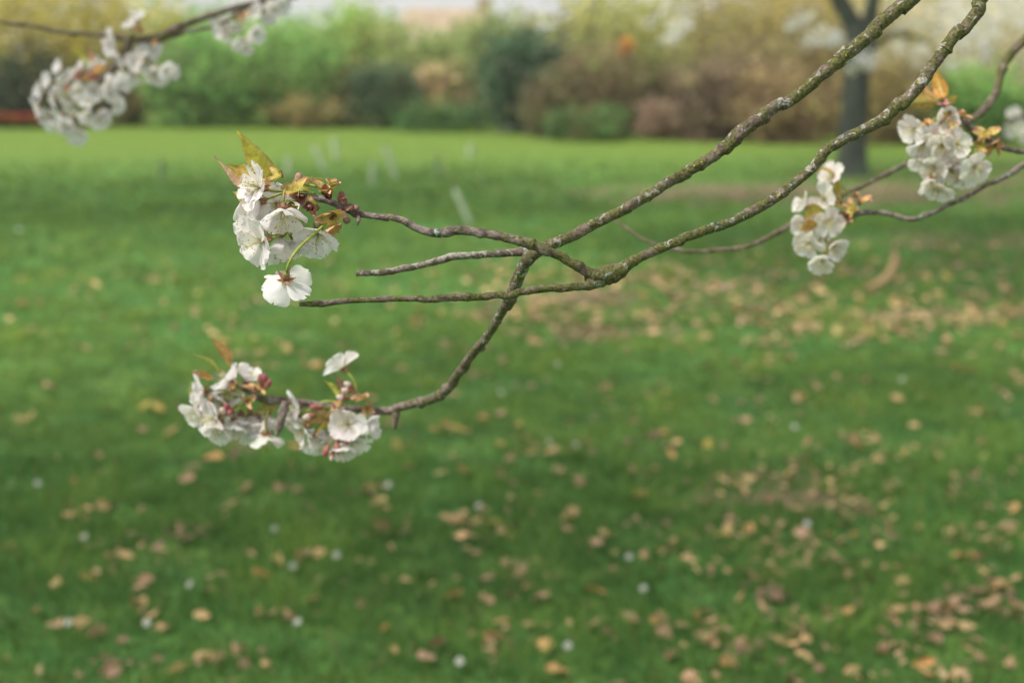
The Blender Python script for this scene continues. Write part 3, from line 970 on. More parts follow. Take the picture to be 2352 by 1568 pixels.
EARTH = [(1420, 772, .55, .10, 1.0), (1330, 690, .7, .5, .42), (1600, 690, .9, .6, .42), (2150, 722, 1.0, .22, .9), (2000, 450, 3.4, 2.0, .62), (1650, 440, 2.2, .8, .5), (2280, 560, 2.0, 1.0, .6), (1690, 1142, .24, .07, 1.0), (1920, 1160, .26, .07, 1.1), (1800, 1110, .35, .16, .35),
         (1900, 1020, .4, .14, .4), (1850, 1300, .12, .07, .8), (1560, 1250, .2, .1, .4), (2150, 1530, .18, .06, .8), (1200, 1000, .3, .09, .45), (860, 1060, .25, .08, .2), (220, 890, .25, .08, .4), (2330, 400, 3, 2, .45), (2100, 630, .9, .4, .6)]


def make_ground():
    nx, ny = 150, 190
    ys = np.concatenate([np.linspace(-8, 1.5, 10), np.linspace(1.9, 14, 120), np.geomspace(14.4, 900, 60)])
    vs, fs, cs = [], [], []
    for j, y in enumerate(ys):
        half = max(10, abs(y) * 0.8 + 6) if y < 60 else y * 1.6
        for i in range(nx):
            x = (i / (nx - 1) * 2 - 1)
            x = half * (0.45 * x + 0.55 * x ** 3)
            vs.append((x, y, gz(x, y)))
            e = earth_amount(x, y) if 2 < y < 40 else 0
            f_ = min(1, max(0, (y - 15.5) / 9.0))
            cs.append((min(1, e), f_ * f_ * (3 - 2 * f_), 0))
    for j in range(len(ys) - 1):
        for i in range(nx - 1):
            a = j * nx + i
            fs.append((a, a + 1, a + nx + 1, a + nx))
    m, n, b = new_mat("lawn")
    tc = N(n, "ShaderNodeTexCoord").outputs["Object"]
    sp = N(n, "ShaderNodeSeparateColor")
    n.links.new(vcol(n).outputs["Color"], sp.inputs[0])
    big = noise_node(n, tc, 0.7, 3)
    mid = noise_node(n, tc, 4.0, 5, 0.6, 0.4)
    fine = noise_node(n, tc, 30, 5, 0.65)
    c = mixc(n, maprange(n, mid, 0.36, 0.64), (0.064, 0.152, 0.036), (0.135, 0.255, 0.054))
    c = mixc(n, maprange(n, big, 0.40, 0.66), c, mixc(n, maprange(n, mid, 0.35, 0.7), (0.075, 0.205, 0.050), (0.135, 0.285, 0.068)))
    # sunlight painted into the turf colour: brighter, yellower open strip beyond the trees
    c = mixc(n, sp.outputs[1], c, mixc(n, maprange(n, mid, 0.3, 0.7), (0.118, 0.205, 0.032), (0.185, 0.28, 0.048)))
    k = maprange(n, fine, 0.3, 0.7, 0.72, 1.25)
    vm = N(n, "ShaderNodeVectorMath", operation='SCALE')
    n.links.new(c, vm.inputs[0]); n.links.new(k, vm.inputs["Scale"])
    soil = mixc(n, maprange(n, fine, 0.3, 0.7), (0.15, 0.115, 0.065), (0.32, 0.25, 0.15))
    en = mth(n, 'ADD', mth(n, 'MULTIPLY', sp.outputs[0], 0.75), mth(n, 'MULTIPLY', mth(n, 'SUBTRACT', noise_node(n, tc, 1.7, 6, 0.62, 0.5), 0.5), 2.0))
    c2 = mixc(n, maprange(n, en, 0.25, 0.62), vm.outputs[0], soil)
    n.links.new(c2, b.inputs["Base Color"])
    b.inputs["Roughness"].default_value = 0.9
    b.inputs["Specular IOR Level"].default_value = 0.15
    bp = N(n, "ShaderNodeBump")
    bp.inputs["Distance"].default_value = 0.03
    n.links.new(fine, bp.inputs["Height"])
    n.links.new(bp.outputs[0], b.inputs["Normal"])
    mb = MB()
    mb.add(vs, fs, cs)
    o = mb.build("ground", m)
    tag(o, kind="structure")


make_ground()


def tuft_noise(x, y):
    return mnoise.noise(Vector((x * 2.3, y * 2.3, 9.0))) + 0.75 * mnoise.noise(Vector((x * 5.5, y * 5.5, 2.0)))


def make_grass():
    V, Fc, Cc = [], [], []
    zones = [(3.0, 5.5, 3600, .058, .0052), (5.5, 9, 1700, .05, .006), (9, 15, 520, .06, .011), (15, 21.5, 130, .07, .025)]
    for (y0, y1, dens, hh, ww) in zones:
        area = 0.5 * (y1 * y1 - y0 * y0) * 0.95
        cnt = int(area * dens)
        yy = np.sqrt(rng.uniform(y0 * y0, y1 * y1, cnt))
        xx = rng.uniform(-0.475, 0.475, cnt) * yy
        for x, y in zip(xx, yy):
            e = earth_amount(x, y)
            if e > 0.25 and rng.random() < min(0.93, e * 0.9):
                continue
            if y > 18 and rng.random() < (y - 18) / 3.5:
                continue
            t = tuft_noise(x, y)
            if t < -0.25 and rng.random() < 0.45:
                continue
            h = hh * rng.uniform(0.5, 1.2) * (1 + 0.6 * max(-.6, t))
            a = rng.uniform(0, 2 * pi)
            lx, ly = rng.normal(0, .6, 2) * h
            z = gz(x, y) - 0.004
            dx, dy = cos(a) * ww / 2, sin(a) * ww / 2
            o = len(V)
            V += [(x - dx, y - dy, z), (x + dx, y + dy, z), (x + lx * .45 + dx * .7, y + ly * .45 + dy * .7, z + h * .65), (x + lx * .45 - dx * .7, y + ly * .45 - dy * .7, z + h * .65), (x + lx, y + ly, z + h)]
            Fc += [(o, o + 1, o + 2, o + 3), (o + 3, o + 2, o + 4)]
            br = rng.uniform(.65, 1.3) * max(.38, 1 + 0.62 * t)
            yl = max(0, rng.normal(0.15 + 0.40 * t, .22))
            c = (0.124 * br * (1 + 1.2 * yl), 0.258 * br * (1 + .2 * yl), 0.052 * br)
            if y < 5.5:
                c = (c[0] * .84, c[1] * .96, c[2] * 1.04)
            if rng.random() < 0.03:
                c = (.30, .25, .11)
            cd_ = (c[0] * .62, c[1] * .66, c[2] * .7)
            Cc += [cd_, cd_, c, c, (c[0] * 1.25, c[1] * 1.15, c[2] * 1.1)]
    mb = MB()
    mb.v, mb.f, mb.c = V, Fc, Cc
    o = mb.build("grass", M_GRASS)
    tag(o, "short spring grass covering the lawn", "grass", kind="stuff")


make_grass()

# ------------------------------------------------------------------ fallen leaves
LEAF_KINDS = [
    ("pale tan", (0.80, 0.54, 0.28), (0.66, 0.44, 0.22)), ("orange brown", (0.76, 0.44, 0.19), (0.62, 0.35, 0.15)), ("pinkish brown", (0.68, 0.42, 0.29), (0.56, 0.34, 0.23)),
    ("dark brown", (0.34, 0.19, 0.11), (0.25, 0.14, 0.085)), ("yellow ochre", (0.72, 0.52, 0.16), (0.58, 0.44, 0.14))]
SHAPES = [("flat", .10), ("half curled", .45), ("tightly curled", .95)]
leaf_protos = {}


def dry_leaf_mesh(key, ca, cb, curl, seed):
    R = random.Random(seed)
    NU, NV = 12, 6
    asym = R.uniform(-.25, .25)
    pw = R.uniform(.6, 1.15)
    R0 = R.uniform(.2, .40)
    rag = R.uniform(.1, .5)
    vs, cs, fs = [], [], []
    for i in range(NU + 1):
        u = i / NU
        ww = R0 * sin(pi * u ** pw) ** 0.8 + 0.015
        ww *= 1 + rag * mnoise.noise(Vector((u * 5, seed * 1.7, 0)))
        for k in range(NV + 1):
            v = -1 + 2 * k / NV
            a = curl * 1.8 * v
            rr = ww / max(0.25, curl * 1.8) if curl > .2 else None
            x = u - 0.5 + asym * .3 * sin(pi * u) * v
            y = rr * sin(a) if rr else ww * v
            z = (rr * (1 - cos(a)) if rr else 0.15 * ww * v * v) + 0.25 * curl * (u - .5) ** 2 + 0.12 * mnoise.noise(Vector((u * 3, v * 2, seed)))
            vs.append((x, y, z + 0.02))
            cs.append(lerp(ca, cb, min(1, max(0, abs(v) * .8 + R.uniform(-.2, .2)))))
    for i in range(NU):
        for k in range(NV):
            a = i * (NV + 1) + k
            fs.append((a, a + 1, a + NV + 2, a + NV + 1))
    mb = MB()
    mb.add(vs, fs, cs)
    me_o = mb.build("fallen_leaf", M_DRY)
    return me_o


HAND = [(375, 705), (240, 738), (180, 810), (490, 775), (515, 790), (605, 808), (660, 805), (70, 965), (45, 970), (335, 950), (365, 955), (325, 1000), (395, 1005), (200, 1200), (285, 1285), (170, 1105), (430, 1100), (580, 1280),
        (850, 1130), (870, 1155), (880, 1220), (895, 1265), (935, 1210), (565, 1125), (490, 1065), (1040, 1385), (700, 1275), (735, 1275), (690, 1285), (715, 1385), (595, 1410), (550, 1505), (470, 1525), (130, 1450), (85, 1415), (130, 1355), (225, 1465), (330, 1340), (320, 1355),
        (465, 1420), (1000, 1485), (980, 1520), (905, 1500), (885, 1445), (1330, 1105), (1235, 1140), (1145, 1105), (1130, 1215), (1180, 1220), (1385, 1250), (1370, 1270), (1225, 1305), (1165, 1310), (1120, 1340), (1240, 1390), (1380, 1380), (1360, 1375), (1250, 1500), (1150, 1440),
        (1540, 1050), (1555, 1030), (1470, 1150), (1635, 930), (1490, 910), (1530, 900), (2060, 920), (2100, 985), (1960, 1020), (1970, 1040), (1910, 1290), (1900, 1250), (1720, 1245), (1735, 1350), (1700, 1390), (1790, 1395), (1620, 1430), (1600, 1440), (1900, 1410), (1950, 1410), (2060, 1320),
        (2225, 1300), (2240, 1305), (2205, 1300), (2330, 1190), (2250, 1370), (2150, 1480), (2120, 1530), (2300, 1360), (2045, 1220), (1840, 1245), (1660, 1260), (1500, 1450), (220, 660), (95, 700), (60, 640), (700, 850), (730, 850), (680, 1040), (720, 1045), (780, 1060), (545, 1020), (600, 1330), (640, 1290),
        (1025, 985), (1000, 1000), (1055, 995), (1110, 965), (1190, 985), (1200, 1010), (950, 750), (960, 760), (925, 805), (910, 1040), (1065, 1085), (1010, 1100), (940, 1080), (255, 1550), (95, 1550), (410, 1555), (1280, 1555), (20, 1270), (30, 1290), (1670, 1560), (1700, 1500), (1620, 1490), (1560, 700), (1640, 640), (1690, 720), (1740, 660),
        (1300, 735), (1240, 700), (1400, 760), (1480, 690), (1540, 650), (2090, 640), (2160, 690), (2230, 650), (1850, 680), (1930, 640), (1770, 760), (1990, 760), (2080, 700), (2290, 810), (1380, 640), (1850, 740)]
pts_leaf = [G(x, y) for x, y in HAND]
R = random.Random(77)
while len(pts_leaf) < 292:
    vy = R.uniform(560, 1560) if R.random() < .5 else R.uniform(580, 860)
    vx = R.uniform(0, 2352)
    wgt = .35 + .65 * min(1, max(0, (vx - 600) / 1000))
    if 800 < vy < 980: wgt *= .35
    if vx < 1000 and vy > 1000: wgt *= .8
    if R.random() < wgt:
        pts_leaf.append(G(vx, vy))
protos = {}
for i, g in enumerate(pts_leaf):
    R = random.Random(5000 + i)
    hand = i < len(HAND)
    ki = R.choices(range(5), (4, 4, 4, 1.5, 1) if hand else (3, 3, 3.5, 3, .8))[0]
    si = R.choices(range(3), (3, 4, 2))[0]
    key = (ki, si, R.randint(0, 3))
    nm, ca, cb = LEAF_KINDS[ki]
    if key not in protos:
        o = dry_leaf_mesh(key, ca, cb, SHAPES[si][1], 40 + ki * 31 + si * 7 + key[2])
        protos[key] = o
    else:
        o = protos[key].copy()
        COL.objects.link(o)
    dist = g.length
    s = R.uniform(.044, .072) * (1 if hand else .85) * (1 + max(0, dist - 4.5) * .10)
    o.location = (g.x, g.y, gz(g.x, g.y) + .012 + (.010 if hand else 0))
    o.scale = (s, s * R.uniform(.8, 1.25), s)
    o.rotation_euler = (R.gauss(0, .5) + .25, R.gauss(0, .35), R.uniform(0, 2 * pi))
    lab = "%s %s fallen leaf lying on the lawn among many alike" % (nm, SHAPES[si][0])
    tag(o, lab, "fallen leaf", "%s %s fallen leaves on the lawn" % (nm, SHAPES[si][0]))


def make_litter():
    """small leaf crumbs that nobody could count"""
    V, Fc, Cc = [], [], []
    R = random.Random(31)
    clumps = []
    for _ in range(115):                       # drifts over the middle and right of the lawn
        vx = R.uniform(1080, 2400)
        vy = R.gauss(690, 60) if R.random() < .8 else R.uniform(560, 820)
        clumps.append((G(vx, vy), R.uniform(.10, .28), R.randint(5, 16), 1.5))
    for _ in range(46):
        vx = R.uniform(1050, 2400) if R.random() < .75 else R.uniform(0, 1100)
        clumps.append((G(vx, R.uniform(960, 1580)), R.uniform(.03, .09), R.randint(4, 14), 1.0))
    for _ in range(30):
        clumps.append((G(R.uniform(0, 1100), R.uniform(640, 860)), R.uniform(.08, .2), R.randint(2, 7), 1.2))
    for (vx, vy, sx, sy, a) in EARTH[7:13]:
        clumps.append((G(vx, vy), sx * .8, 45, .8))
    for _ in range(650):
        vy = R.uniform(560, 1600)
        vx = R.uniform(-40, 2400)
        if R.random() < (.35 + .65 * vx / 2352) * (1 if vy < 1000 else .5):
            clumps.append((G(vx, vy), .04, R.randint(1, 3), 1.1))
    for g, sp_, num, big in clumps:
        tone = R.choice([(.66, .42, .22), (.54, .34, .20), (.38, .24, .15), (.70, .47, .25), (.56, .36, .23), (.33, .21, .14)])
        for _ in range(num):
            x, y = R.gauss(g.x, sp_), R.gauss(g.y, sp_ * 1.1)
            s = R.uniform(.012, .030) * big
            a = R.uniform(0, pi)
            z = gz(x, y) + R.uniform(.015, .035)
            dx, dy = cos(a) * s, sin(a) * s
            ex, ey = -sin(a) * s * .6, cos(a) * s * .6
            t1, t2 = R.uniform(-.6, .6) * s, R.uniform(-.6, .8) * s
            o = len(V)
            V += [(x - dx, y - dy, z), (x + ex, y + ey, z + t2), (x + dx, y + dy, z + t1), (x - ex, y - ey, z - t2 * .3)]
            Fc.append((o, o + 1, o + 2, o + 3))
            k = R.uniform(.7, 1.15)
            Cc += [tuple(q * k for q in tone)] * 4
    mb = MB()
    mb.v, mb.f, mb.c = V, Fc, Cc
    tag(mb.build("leaf_litter", M_DRY, smooth=False), "crumbled brown leaf litter strewn over worn turf", "leaf litter", kind="stuff")


make_litter()

# ------------------------------------------------------------------ daisies
DAISY = [(632, 1247), (183, 1272), (1093, 1192), (433, 1370), (325, 1467), (1262, 1045), (1323, 1048), (1437, 1323), (1482, 1400), (1858, 1245), (1305, 1527), (680, 1468), (1055, 1555), (890, 1140), (150, 1470), (1280, 860), (1150, 935), (1672, 683), (2072, 895), (765, 1303), (670, 1325), (40, 545), (75, 1130), (1830, 1010), (490, 900)]


def make_daisy():
    root = thing("daisy", (0, 0, 0), "small white daisy open in the short grass", "daisy", "white daisies dotted over the lawn")
    mb = MB()
    tube(mb, [(0, 0, 0, .0012), (.004, 0, .025, .0011), (.002, .002, .05, .0011)], 6, (.12, .24, .05))
    mb.build("stem", M_STALK, root)
    mp = MB()
    c = Vector((.002, .002, .052))
    ax = Vector((0.05, -.75, .7)).normalized()
    u = ax.orthogonal().normalized(); w_ = ax.cross(u)
    for k in range(17):
        a = 2 * pi * k / 17
        r = u * cos(a) + w_ * sin(a)
        t = ax.cross(r)
        vs = [c + r * .003 - t * .0009, c + r * .003 + t * .0009, c + r * .009 + t * .0019 + ax * .001, c + r * .0125 + ax * .0015, c + r * .009 - t * .0019 + ax * .001]
        mp.add(vs, [(0, 1, 2, 3, 4)], (.80, .81, .83))
    mp.build("petals", M_PETAL, root)
    mc = MB()
    blob(mc, c + ax * .001, ax, .002, .0036, (.7, .5, .05), (.75, .55, .06), 10, 6)
    mc.build("flower_centre", M_STALK, root)
    return root


dz0 = make_daisy()
for i, (x, y) in enumerate(DAISY):
    g = G(x, y)
    if i == 0:
        r_ = dz0
    else:
        r_ = dz0.copy()
        COL.objects.link(r_)
        for ch in dz0.children:
            c_ = ch.copy(); COL.objects.link(c_); c_.parent = r_
    s = 1.0 + max(0, g.length - 4.5) * .06
    r_.location = (g.x, g.y + .03, gz(g.x, g.y) - .008)
    r_.scale = (s, s, s)
    r_.rotation_euler = (random.uniform(-.2, .2), random.uniform(-.2, .2), random.uniform(-.8, .8))

# dry stalk standing in the turf
g = G(1995, 668)
st = thing("dead_stalk", g, "tan dry curled stalk standing in worn turf at right below the hanging blossoms", "dead stalk")
dd = (g - CAM).dot(FV)
mb = MB()
sp_ = [(1985, 672, 12), (2010, 655, 17), (2035, 640, 20), (2052, 615, 20), (2056, 590, 15), (2050, 575, 6)]
tube(mb, catmull([(*P(x, y, dd), px(w_, dd) / 2) for x, y, w_ in sp_], .01), 8, (.46, .31, .17), lambda i, k, p, d: 1 + .35 * mnoise.noise(p * 60 + d))
mb.build("stem", M_DRY, st)
mb = MB()
R = random.Random(3)
q = P(2052, 605, dd)
shell(mb, q, D(.7, .7, .1), D(.5, -.5, .7), .07, .03, .9, (.45, .30, .16), (.36, .22, .12), R)
shell(mb, P(2010, 655, dd), D(-.7, -.2, .1), D(.2, -.5, .8), .08, .03, .7, (.45, .30, .16), (.36, .22, .12), R)
mb.build("dry_leaf", M_DRY, st)

# ------------------------------------------------------------------ young saplings with pale guards, far lawn
SAP = [((662, 407), (662, 362), None, "short upright pale sapling guard, leftmost of those on the lawn"),
       ((748, 397), (722, 338), (712, 318), "pale leaning sapling guard, second from the left on the lawn"),
       ((775, 369), (766, 320), None, "slim pale sapling guard at the edge of the sunny grass strip"),
       ((854, 428), (858, 374), None, "stubby pale sapling guard standing over a dark turf patch"),
       ((912, 414), (884, 340), (876, 318), "tall pale sapling guard tilted beside the stubby one"),
       ((1083, 520), (1045, 437), (1016, 380), "brightest and nearest pale sapling guard, tilted, with bare stem above"),
       ((1080, 362), (1080, 333), None, "smallest pale sapling guard far out on the sunny strip"),
       ((1004, 412), (1004, 366), (1003, 340), "grey weathered sapling guard behind the brightest one"),
       ((372, 424), (370, 372), None, "dull grey sapling guard standing alone at left")]
for i, (b0, t0, stem, lab) in enumerate(SAP):
    g = G(*b0)
    d_ = (g - CAM).dot(FV)
    root = thing("sapling", g, lab, "sapling", "young saplings in pale guards on the lawn")
    col = (.36, .43, .30) if i == 5 else ((.34, .42, .27) if i < 7 else (.17, .25, .12))
    p0, p1 = P(*b0, d_), P(*t0, d_)
    wd = px(13 if i != 5 else 12, d_) / 2
    mb = MB()
    k = 10
    pts = [(*(p0 + (p1 - p0) * (j / k)), wd) for j in range(k + 1)]
    tube(mb, pts, 10, col, lambda i_, k_, p, d: 1 + .08 * (i_ % 2))
    mb.build("guard", M_FLAT, root)
    e = P(*stem, d_) if stem else p1 + (p1 - p0) * .25
    mb = MB()
    tube(mb, [(*p1, .008), (*((p1 + e) / 2 + Vector((.01, 0, 0))), .007), (*e, .004)], 6, (.25, .24, .14))
    mb.build("stem", M_TWIG, root)


# ------------------------------------------------------------------ trees and shrubs behind the lawn
FOL_GAIN = 1.36


def foliage(mb, c, rad_, n_clump, per, size, pal, R, flat=0.25, ground=None, light_top=0.5, hollow=0.45, spread=.22):
    cx, cy, cz = c
    rx, ry, rz = rad_
    for _ in range(n_clump):
        while True:
            a = Vector((R.uniform(-1, 1), R.uniform(-1, 1), R.uniform(-1, 1)))
            if hollow < a.length < 1: break
        k = 1 + .25 * mnoise.noise(a * 2.2 + Vector((cx, cy, 0)))
        q = Vector((cx + a.x * rx * k, cy + a.y * ry * k, cz + a.z * rz * k))
        if ground is not None and q.z < ground:
            q.z = ground + R.uniform(0, .4)
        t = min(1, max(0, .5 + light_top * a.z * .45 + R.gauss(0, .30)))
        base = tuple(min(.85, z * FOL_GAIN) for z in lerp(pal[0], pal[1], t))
        if len(pal) > 2 and R.random() < .16:
            base = tuple(min(.85, z * FOL_GAIN) for z in pal[2])
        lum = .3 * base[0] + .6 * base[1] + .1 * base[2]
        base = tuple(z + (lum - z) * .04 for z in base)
        sp = spread * (rx + rz) / 2 * R.uniform(.5, 1.2)
        for _ in range(per):
            p = q + Vector((R.gauss(0, sp), R.gauss(0, sp), R.gauss(0, sp * .75)))
            if p.z < .03: p.z = R.uniform(.03, .2)
            s = size * R.uniform(.6, 1.4)
            d1 = Vector((R.gauss(0, 1), R.gauss(0, 1), R.gauss(0, .6))).normalized()
            d2 = d1.cross(Vector((R.gauss(0, 1), R.gauss(0, 1), R.gauss(0, 1)))).normalized()
            k_ = R.uniform(.72, 1.25)
            cc_ = tuple(z * k_ for z in base)
            mb.add([p - d1 * s, p + d2 * s * .45, p + d1 * s, p - d2 * s * .45], [(0, 1, 2, 3)], cc_)


def stems(mb, base, n, h, spread, r0, col, R, sides=5):
    for i in range(n):
        b = Vector(base) + Vector((R.gauss(0, spread * .25), R.gauss(0, spread * .25), -.05))
        e = b + Vector((R.gauss(0, spread), R.gauss(0, spread), h * R.uniform(.7, 1.1)))
        m_ = (b + e) / 2 + Vector((R.gauss(0, .12), R.gauss(0, .12), 0)) * h * .3
        tube(mb, [(*b, r0), (*m_, r0 * .75), (*e, r0 * .3)], sides, col)


def bush(name, vx, half_px, base_vy, top_vy, dist, label, cat, pal, seed, n_clump=70, per=42, size=.075, twigs=6, group=None, depth=None, tcol=(.16, .11, .07), hollow=.4, bare=0, lean=0, spread=.30, low=None):
    """low: pixel row where the leaves start (for a tree with a clear stem)"""
    R = random.Random(seed)
    base = G(vx, base_vy)
    d_ = dist if dist else (base - CAM).dot(FV)
    top = P(vx, top_vy, d_)
    b = P(vx, base_vy, d_)
    b.z = 0; b.y = top.y; b.x = top.x
    root = thing(name, b, label, cat, group)
    h = top.z
    rx = px(half_px, d_)
    zlow = P(vx, low, d_).z if low else 0
    cz = (h + zlow) / 2 if low else h * .52
    rz = (h - zlow) / 2 if low else h * .50
    if n_clump:
        mb = MB()
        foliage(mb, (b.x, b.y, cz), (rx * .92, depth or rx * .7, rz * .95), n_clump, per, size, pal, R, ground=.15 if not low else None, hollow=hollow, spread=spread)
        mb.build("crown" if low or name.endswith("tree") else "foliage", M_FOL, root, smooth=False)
    mb = MB()
    stems(mb, b, twigs, h * .8, rx * .45, .03 if not low else .06, tcol, R)
    mb.build("trunk" if low or name.endswith("tree") else "stem", M_TWIG, root)
    if bare:
        mb = MB()
        for i in range(bare):
            q = b + Vector((R.gauss(0, rx * .35), R.gauss(0, rx * .3), 0))
            e = b + Vector((R.uniform(-1, 1) * rx, R.uniform(-1, 1) * rx * .7, h * R.uniform(.35, 1.05)))
            m_ = (q + e) / 2 + Vector((R.gauss(0, .1), R.gauss(0, .1), .1)) * h * .4
            k = R.uniform(.7, 1.3)
            tube(mb, [(*q, .016), (*m_, .012), (*e, .005)], 3, tuple(z * k for z in tcol), cap=(False, False))
            for _ in range(2):
                s_ = m_ + (e - m_) * R.uniform(0, .8)
                e2 = s_ + Vector((R.gauss(0, .3), R.gauss(0, .3), R.uniform(.05, .5))) * h * .3
                tube(mb, [(*s_, .009), (*e2, .004)], 3, tuple(z * k for z in tcol), cap=(False, False))
        o = mb.build("twigs", M_TWIG, root)
        o["kind"] = "stuff"
    return root


# palettes: dark, light, accent
P_YEL = ((.24, .20, .035), (.54, .45, .06), (.42, .38, .20))
P_DARK = ((.030, .055, .034), (.075, .115, .055), (.08, .09, .05))
P_MID = ((.095, .20, .062), (.27, .47, .125), (.17, .23, .09))
P_LIGHT = ((.18, .30, .075), (.40, .55, .16), (.45, .46, .16))
P_OLIVE = ((.17, .19, .06), (.42, .42, .13), (.55, .50, .12))
P_BRN = ((.18, .135, .075), (.38, .29, .15), (.20, .24, .08))
P_TAN = ((.40, .29, .16), (.64, .48, .28), (.32, .34, .12))
P_YEW = ((.038, .085, .048), (.11, .20, .095), (.09, .09, .07))
P_PINK = ((.30, .21, .15), (.46, .33, .25), (.30, .25, .13))
P_WIL = ((.24, .21, .07), (.46, .40, .14), (.54, .50, .34))

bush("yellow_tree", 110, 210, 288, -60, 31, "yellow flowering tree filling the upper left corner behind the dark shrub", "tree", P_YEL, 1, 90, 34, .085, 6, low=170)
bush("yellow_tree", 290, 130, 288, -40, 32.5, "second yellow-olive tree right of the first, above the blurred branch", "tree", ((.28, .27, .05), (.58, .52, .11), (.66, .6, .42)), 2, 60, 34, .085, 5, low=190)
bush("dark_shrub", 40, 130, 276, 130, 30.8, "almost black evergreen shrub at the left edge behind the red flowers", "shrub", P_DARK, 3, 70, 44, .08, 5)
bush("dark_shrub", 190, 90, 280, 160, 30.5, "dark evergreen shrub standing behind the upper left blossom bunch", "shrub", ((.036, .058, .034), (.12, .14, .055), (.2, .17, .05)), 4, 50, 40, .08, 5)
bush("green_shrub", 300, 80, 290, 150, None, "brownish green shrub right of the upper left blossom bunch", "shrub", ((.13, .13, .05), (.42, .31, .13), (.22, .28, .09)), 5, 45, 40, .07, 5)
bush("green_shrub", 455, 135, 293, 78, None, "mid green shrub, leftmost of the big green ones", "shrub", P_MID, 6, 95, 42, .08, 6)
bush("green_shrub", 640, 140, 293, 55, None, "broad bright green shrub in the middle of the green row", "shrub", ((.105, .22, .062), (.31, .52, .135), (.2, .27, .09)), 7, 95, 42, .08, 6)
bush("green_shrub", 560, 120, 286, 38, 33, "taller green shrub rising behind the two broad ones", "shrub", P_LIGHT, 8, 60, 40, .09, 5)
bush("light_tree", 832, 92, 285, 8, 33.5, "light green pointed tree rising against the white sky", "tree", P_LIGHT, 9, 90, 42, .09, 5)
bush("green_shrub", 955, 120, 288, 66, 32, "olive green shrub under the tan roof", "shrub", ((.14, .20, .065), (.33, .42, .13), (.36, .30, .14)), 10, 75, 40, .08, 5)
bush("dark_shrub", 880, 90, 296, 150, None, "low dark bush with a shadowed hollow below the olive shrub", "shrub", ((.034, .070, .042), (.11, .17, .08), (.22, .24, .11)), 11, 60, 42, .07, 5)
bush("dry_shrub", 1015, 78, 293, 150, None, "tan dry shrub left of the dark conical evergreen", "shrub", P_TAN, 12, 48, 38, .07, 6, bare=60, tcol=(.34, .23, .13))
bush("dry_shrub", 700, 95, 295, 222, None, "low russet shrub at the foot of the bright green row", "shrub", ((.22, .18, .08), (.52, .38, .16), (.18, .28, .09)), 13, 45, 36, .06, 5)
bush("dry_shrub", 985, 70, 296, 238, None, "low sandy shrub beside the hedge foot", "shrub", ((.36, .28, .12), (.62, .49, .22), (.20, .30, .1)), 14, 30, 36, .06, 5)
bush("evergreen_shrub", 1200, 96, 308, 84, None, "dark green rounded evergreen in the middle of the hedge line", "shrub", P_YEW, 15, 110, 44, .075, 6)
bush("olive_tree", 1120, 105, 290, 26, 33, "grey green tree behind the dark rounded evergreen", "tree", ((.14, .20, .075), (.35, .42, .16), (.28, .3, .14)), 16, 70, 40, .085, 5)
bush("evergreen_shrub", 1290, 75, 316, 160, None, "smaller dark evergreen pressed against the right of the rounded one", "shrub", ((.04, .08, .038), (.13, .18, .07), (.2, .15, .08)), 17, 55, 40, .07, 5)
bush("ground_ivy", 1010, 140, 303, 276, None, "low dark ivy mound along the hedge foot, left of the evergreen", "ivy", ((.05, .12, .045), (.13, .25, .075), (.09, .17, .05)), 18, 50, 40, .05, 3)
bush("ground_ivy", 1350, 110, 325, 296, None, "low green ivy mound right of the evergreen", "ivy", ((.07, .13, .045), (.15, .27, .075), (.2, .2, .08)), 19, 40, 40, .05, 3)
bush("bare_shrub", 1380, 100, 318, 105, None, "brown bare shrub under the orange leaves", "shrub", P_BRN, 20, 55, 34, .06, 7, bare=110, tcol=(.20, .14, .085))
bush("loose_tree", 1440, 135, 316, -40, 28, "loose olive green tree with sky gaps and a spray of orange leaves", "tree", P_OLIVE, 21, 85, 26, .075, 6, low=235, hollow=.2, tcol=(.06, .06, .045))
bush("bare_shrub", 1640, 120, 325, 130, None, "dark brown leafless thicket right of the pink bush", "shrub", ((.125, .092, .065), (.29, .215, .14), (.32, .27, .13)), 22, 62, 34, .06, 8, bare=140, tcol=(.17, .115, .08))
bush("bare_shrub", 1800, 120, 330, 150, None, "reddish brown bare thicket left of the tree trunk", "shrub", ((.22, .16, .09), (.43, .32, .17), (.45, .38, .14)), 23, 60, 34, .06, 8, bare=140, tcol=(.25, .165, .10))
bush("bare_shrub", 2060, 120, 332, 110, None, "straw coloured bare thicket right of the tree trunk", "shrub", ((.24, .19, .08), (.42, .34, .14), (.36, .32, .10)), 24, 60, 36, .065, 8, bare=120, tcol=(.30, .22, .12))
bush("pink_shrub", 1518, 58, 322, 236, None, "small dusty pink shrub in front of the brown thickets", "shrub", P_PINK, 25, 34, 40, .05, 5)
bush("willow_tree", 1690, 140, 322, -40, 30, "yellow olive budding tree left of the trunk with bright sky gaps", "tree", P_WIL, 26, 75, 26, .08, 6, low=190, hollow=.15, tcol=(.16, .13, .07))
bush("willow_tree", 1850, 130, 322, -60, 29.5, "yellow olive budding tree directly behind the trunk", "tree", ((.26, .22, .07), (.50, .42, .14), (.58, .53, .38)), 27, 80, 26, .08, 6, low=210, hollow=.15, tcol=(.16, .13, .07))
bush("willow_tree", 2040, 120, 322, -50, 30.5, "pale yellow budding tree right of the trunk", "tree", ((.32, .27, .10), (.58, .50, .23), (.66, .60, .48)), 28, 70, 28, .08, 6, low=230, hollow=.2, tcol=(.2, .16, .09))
bush("green_shrub", 2240, 150, 332, 165, None, "rounded fresh green shrub at the right edge under the pale tree", "shrub", ((.11, .23, .06), (.29, .47, .125), (.33, .42, .13)), 29, 85, 42, .075, 6)
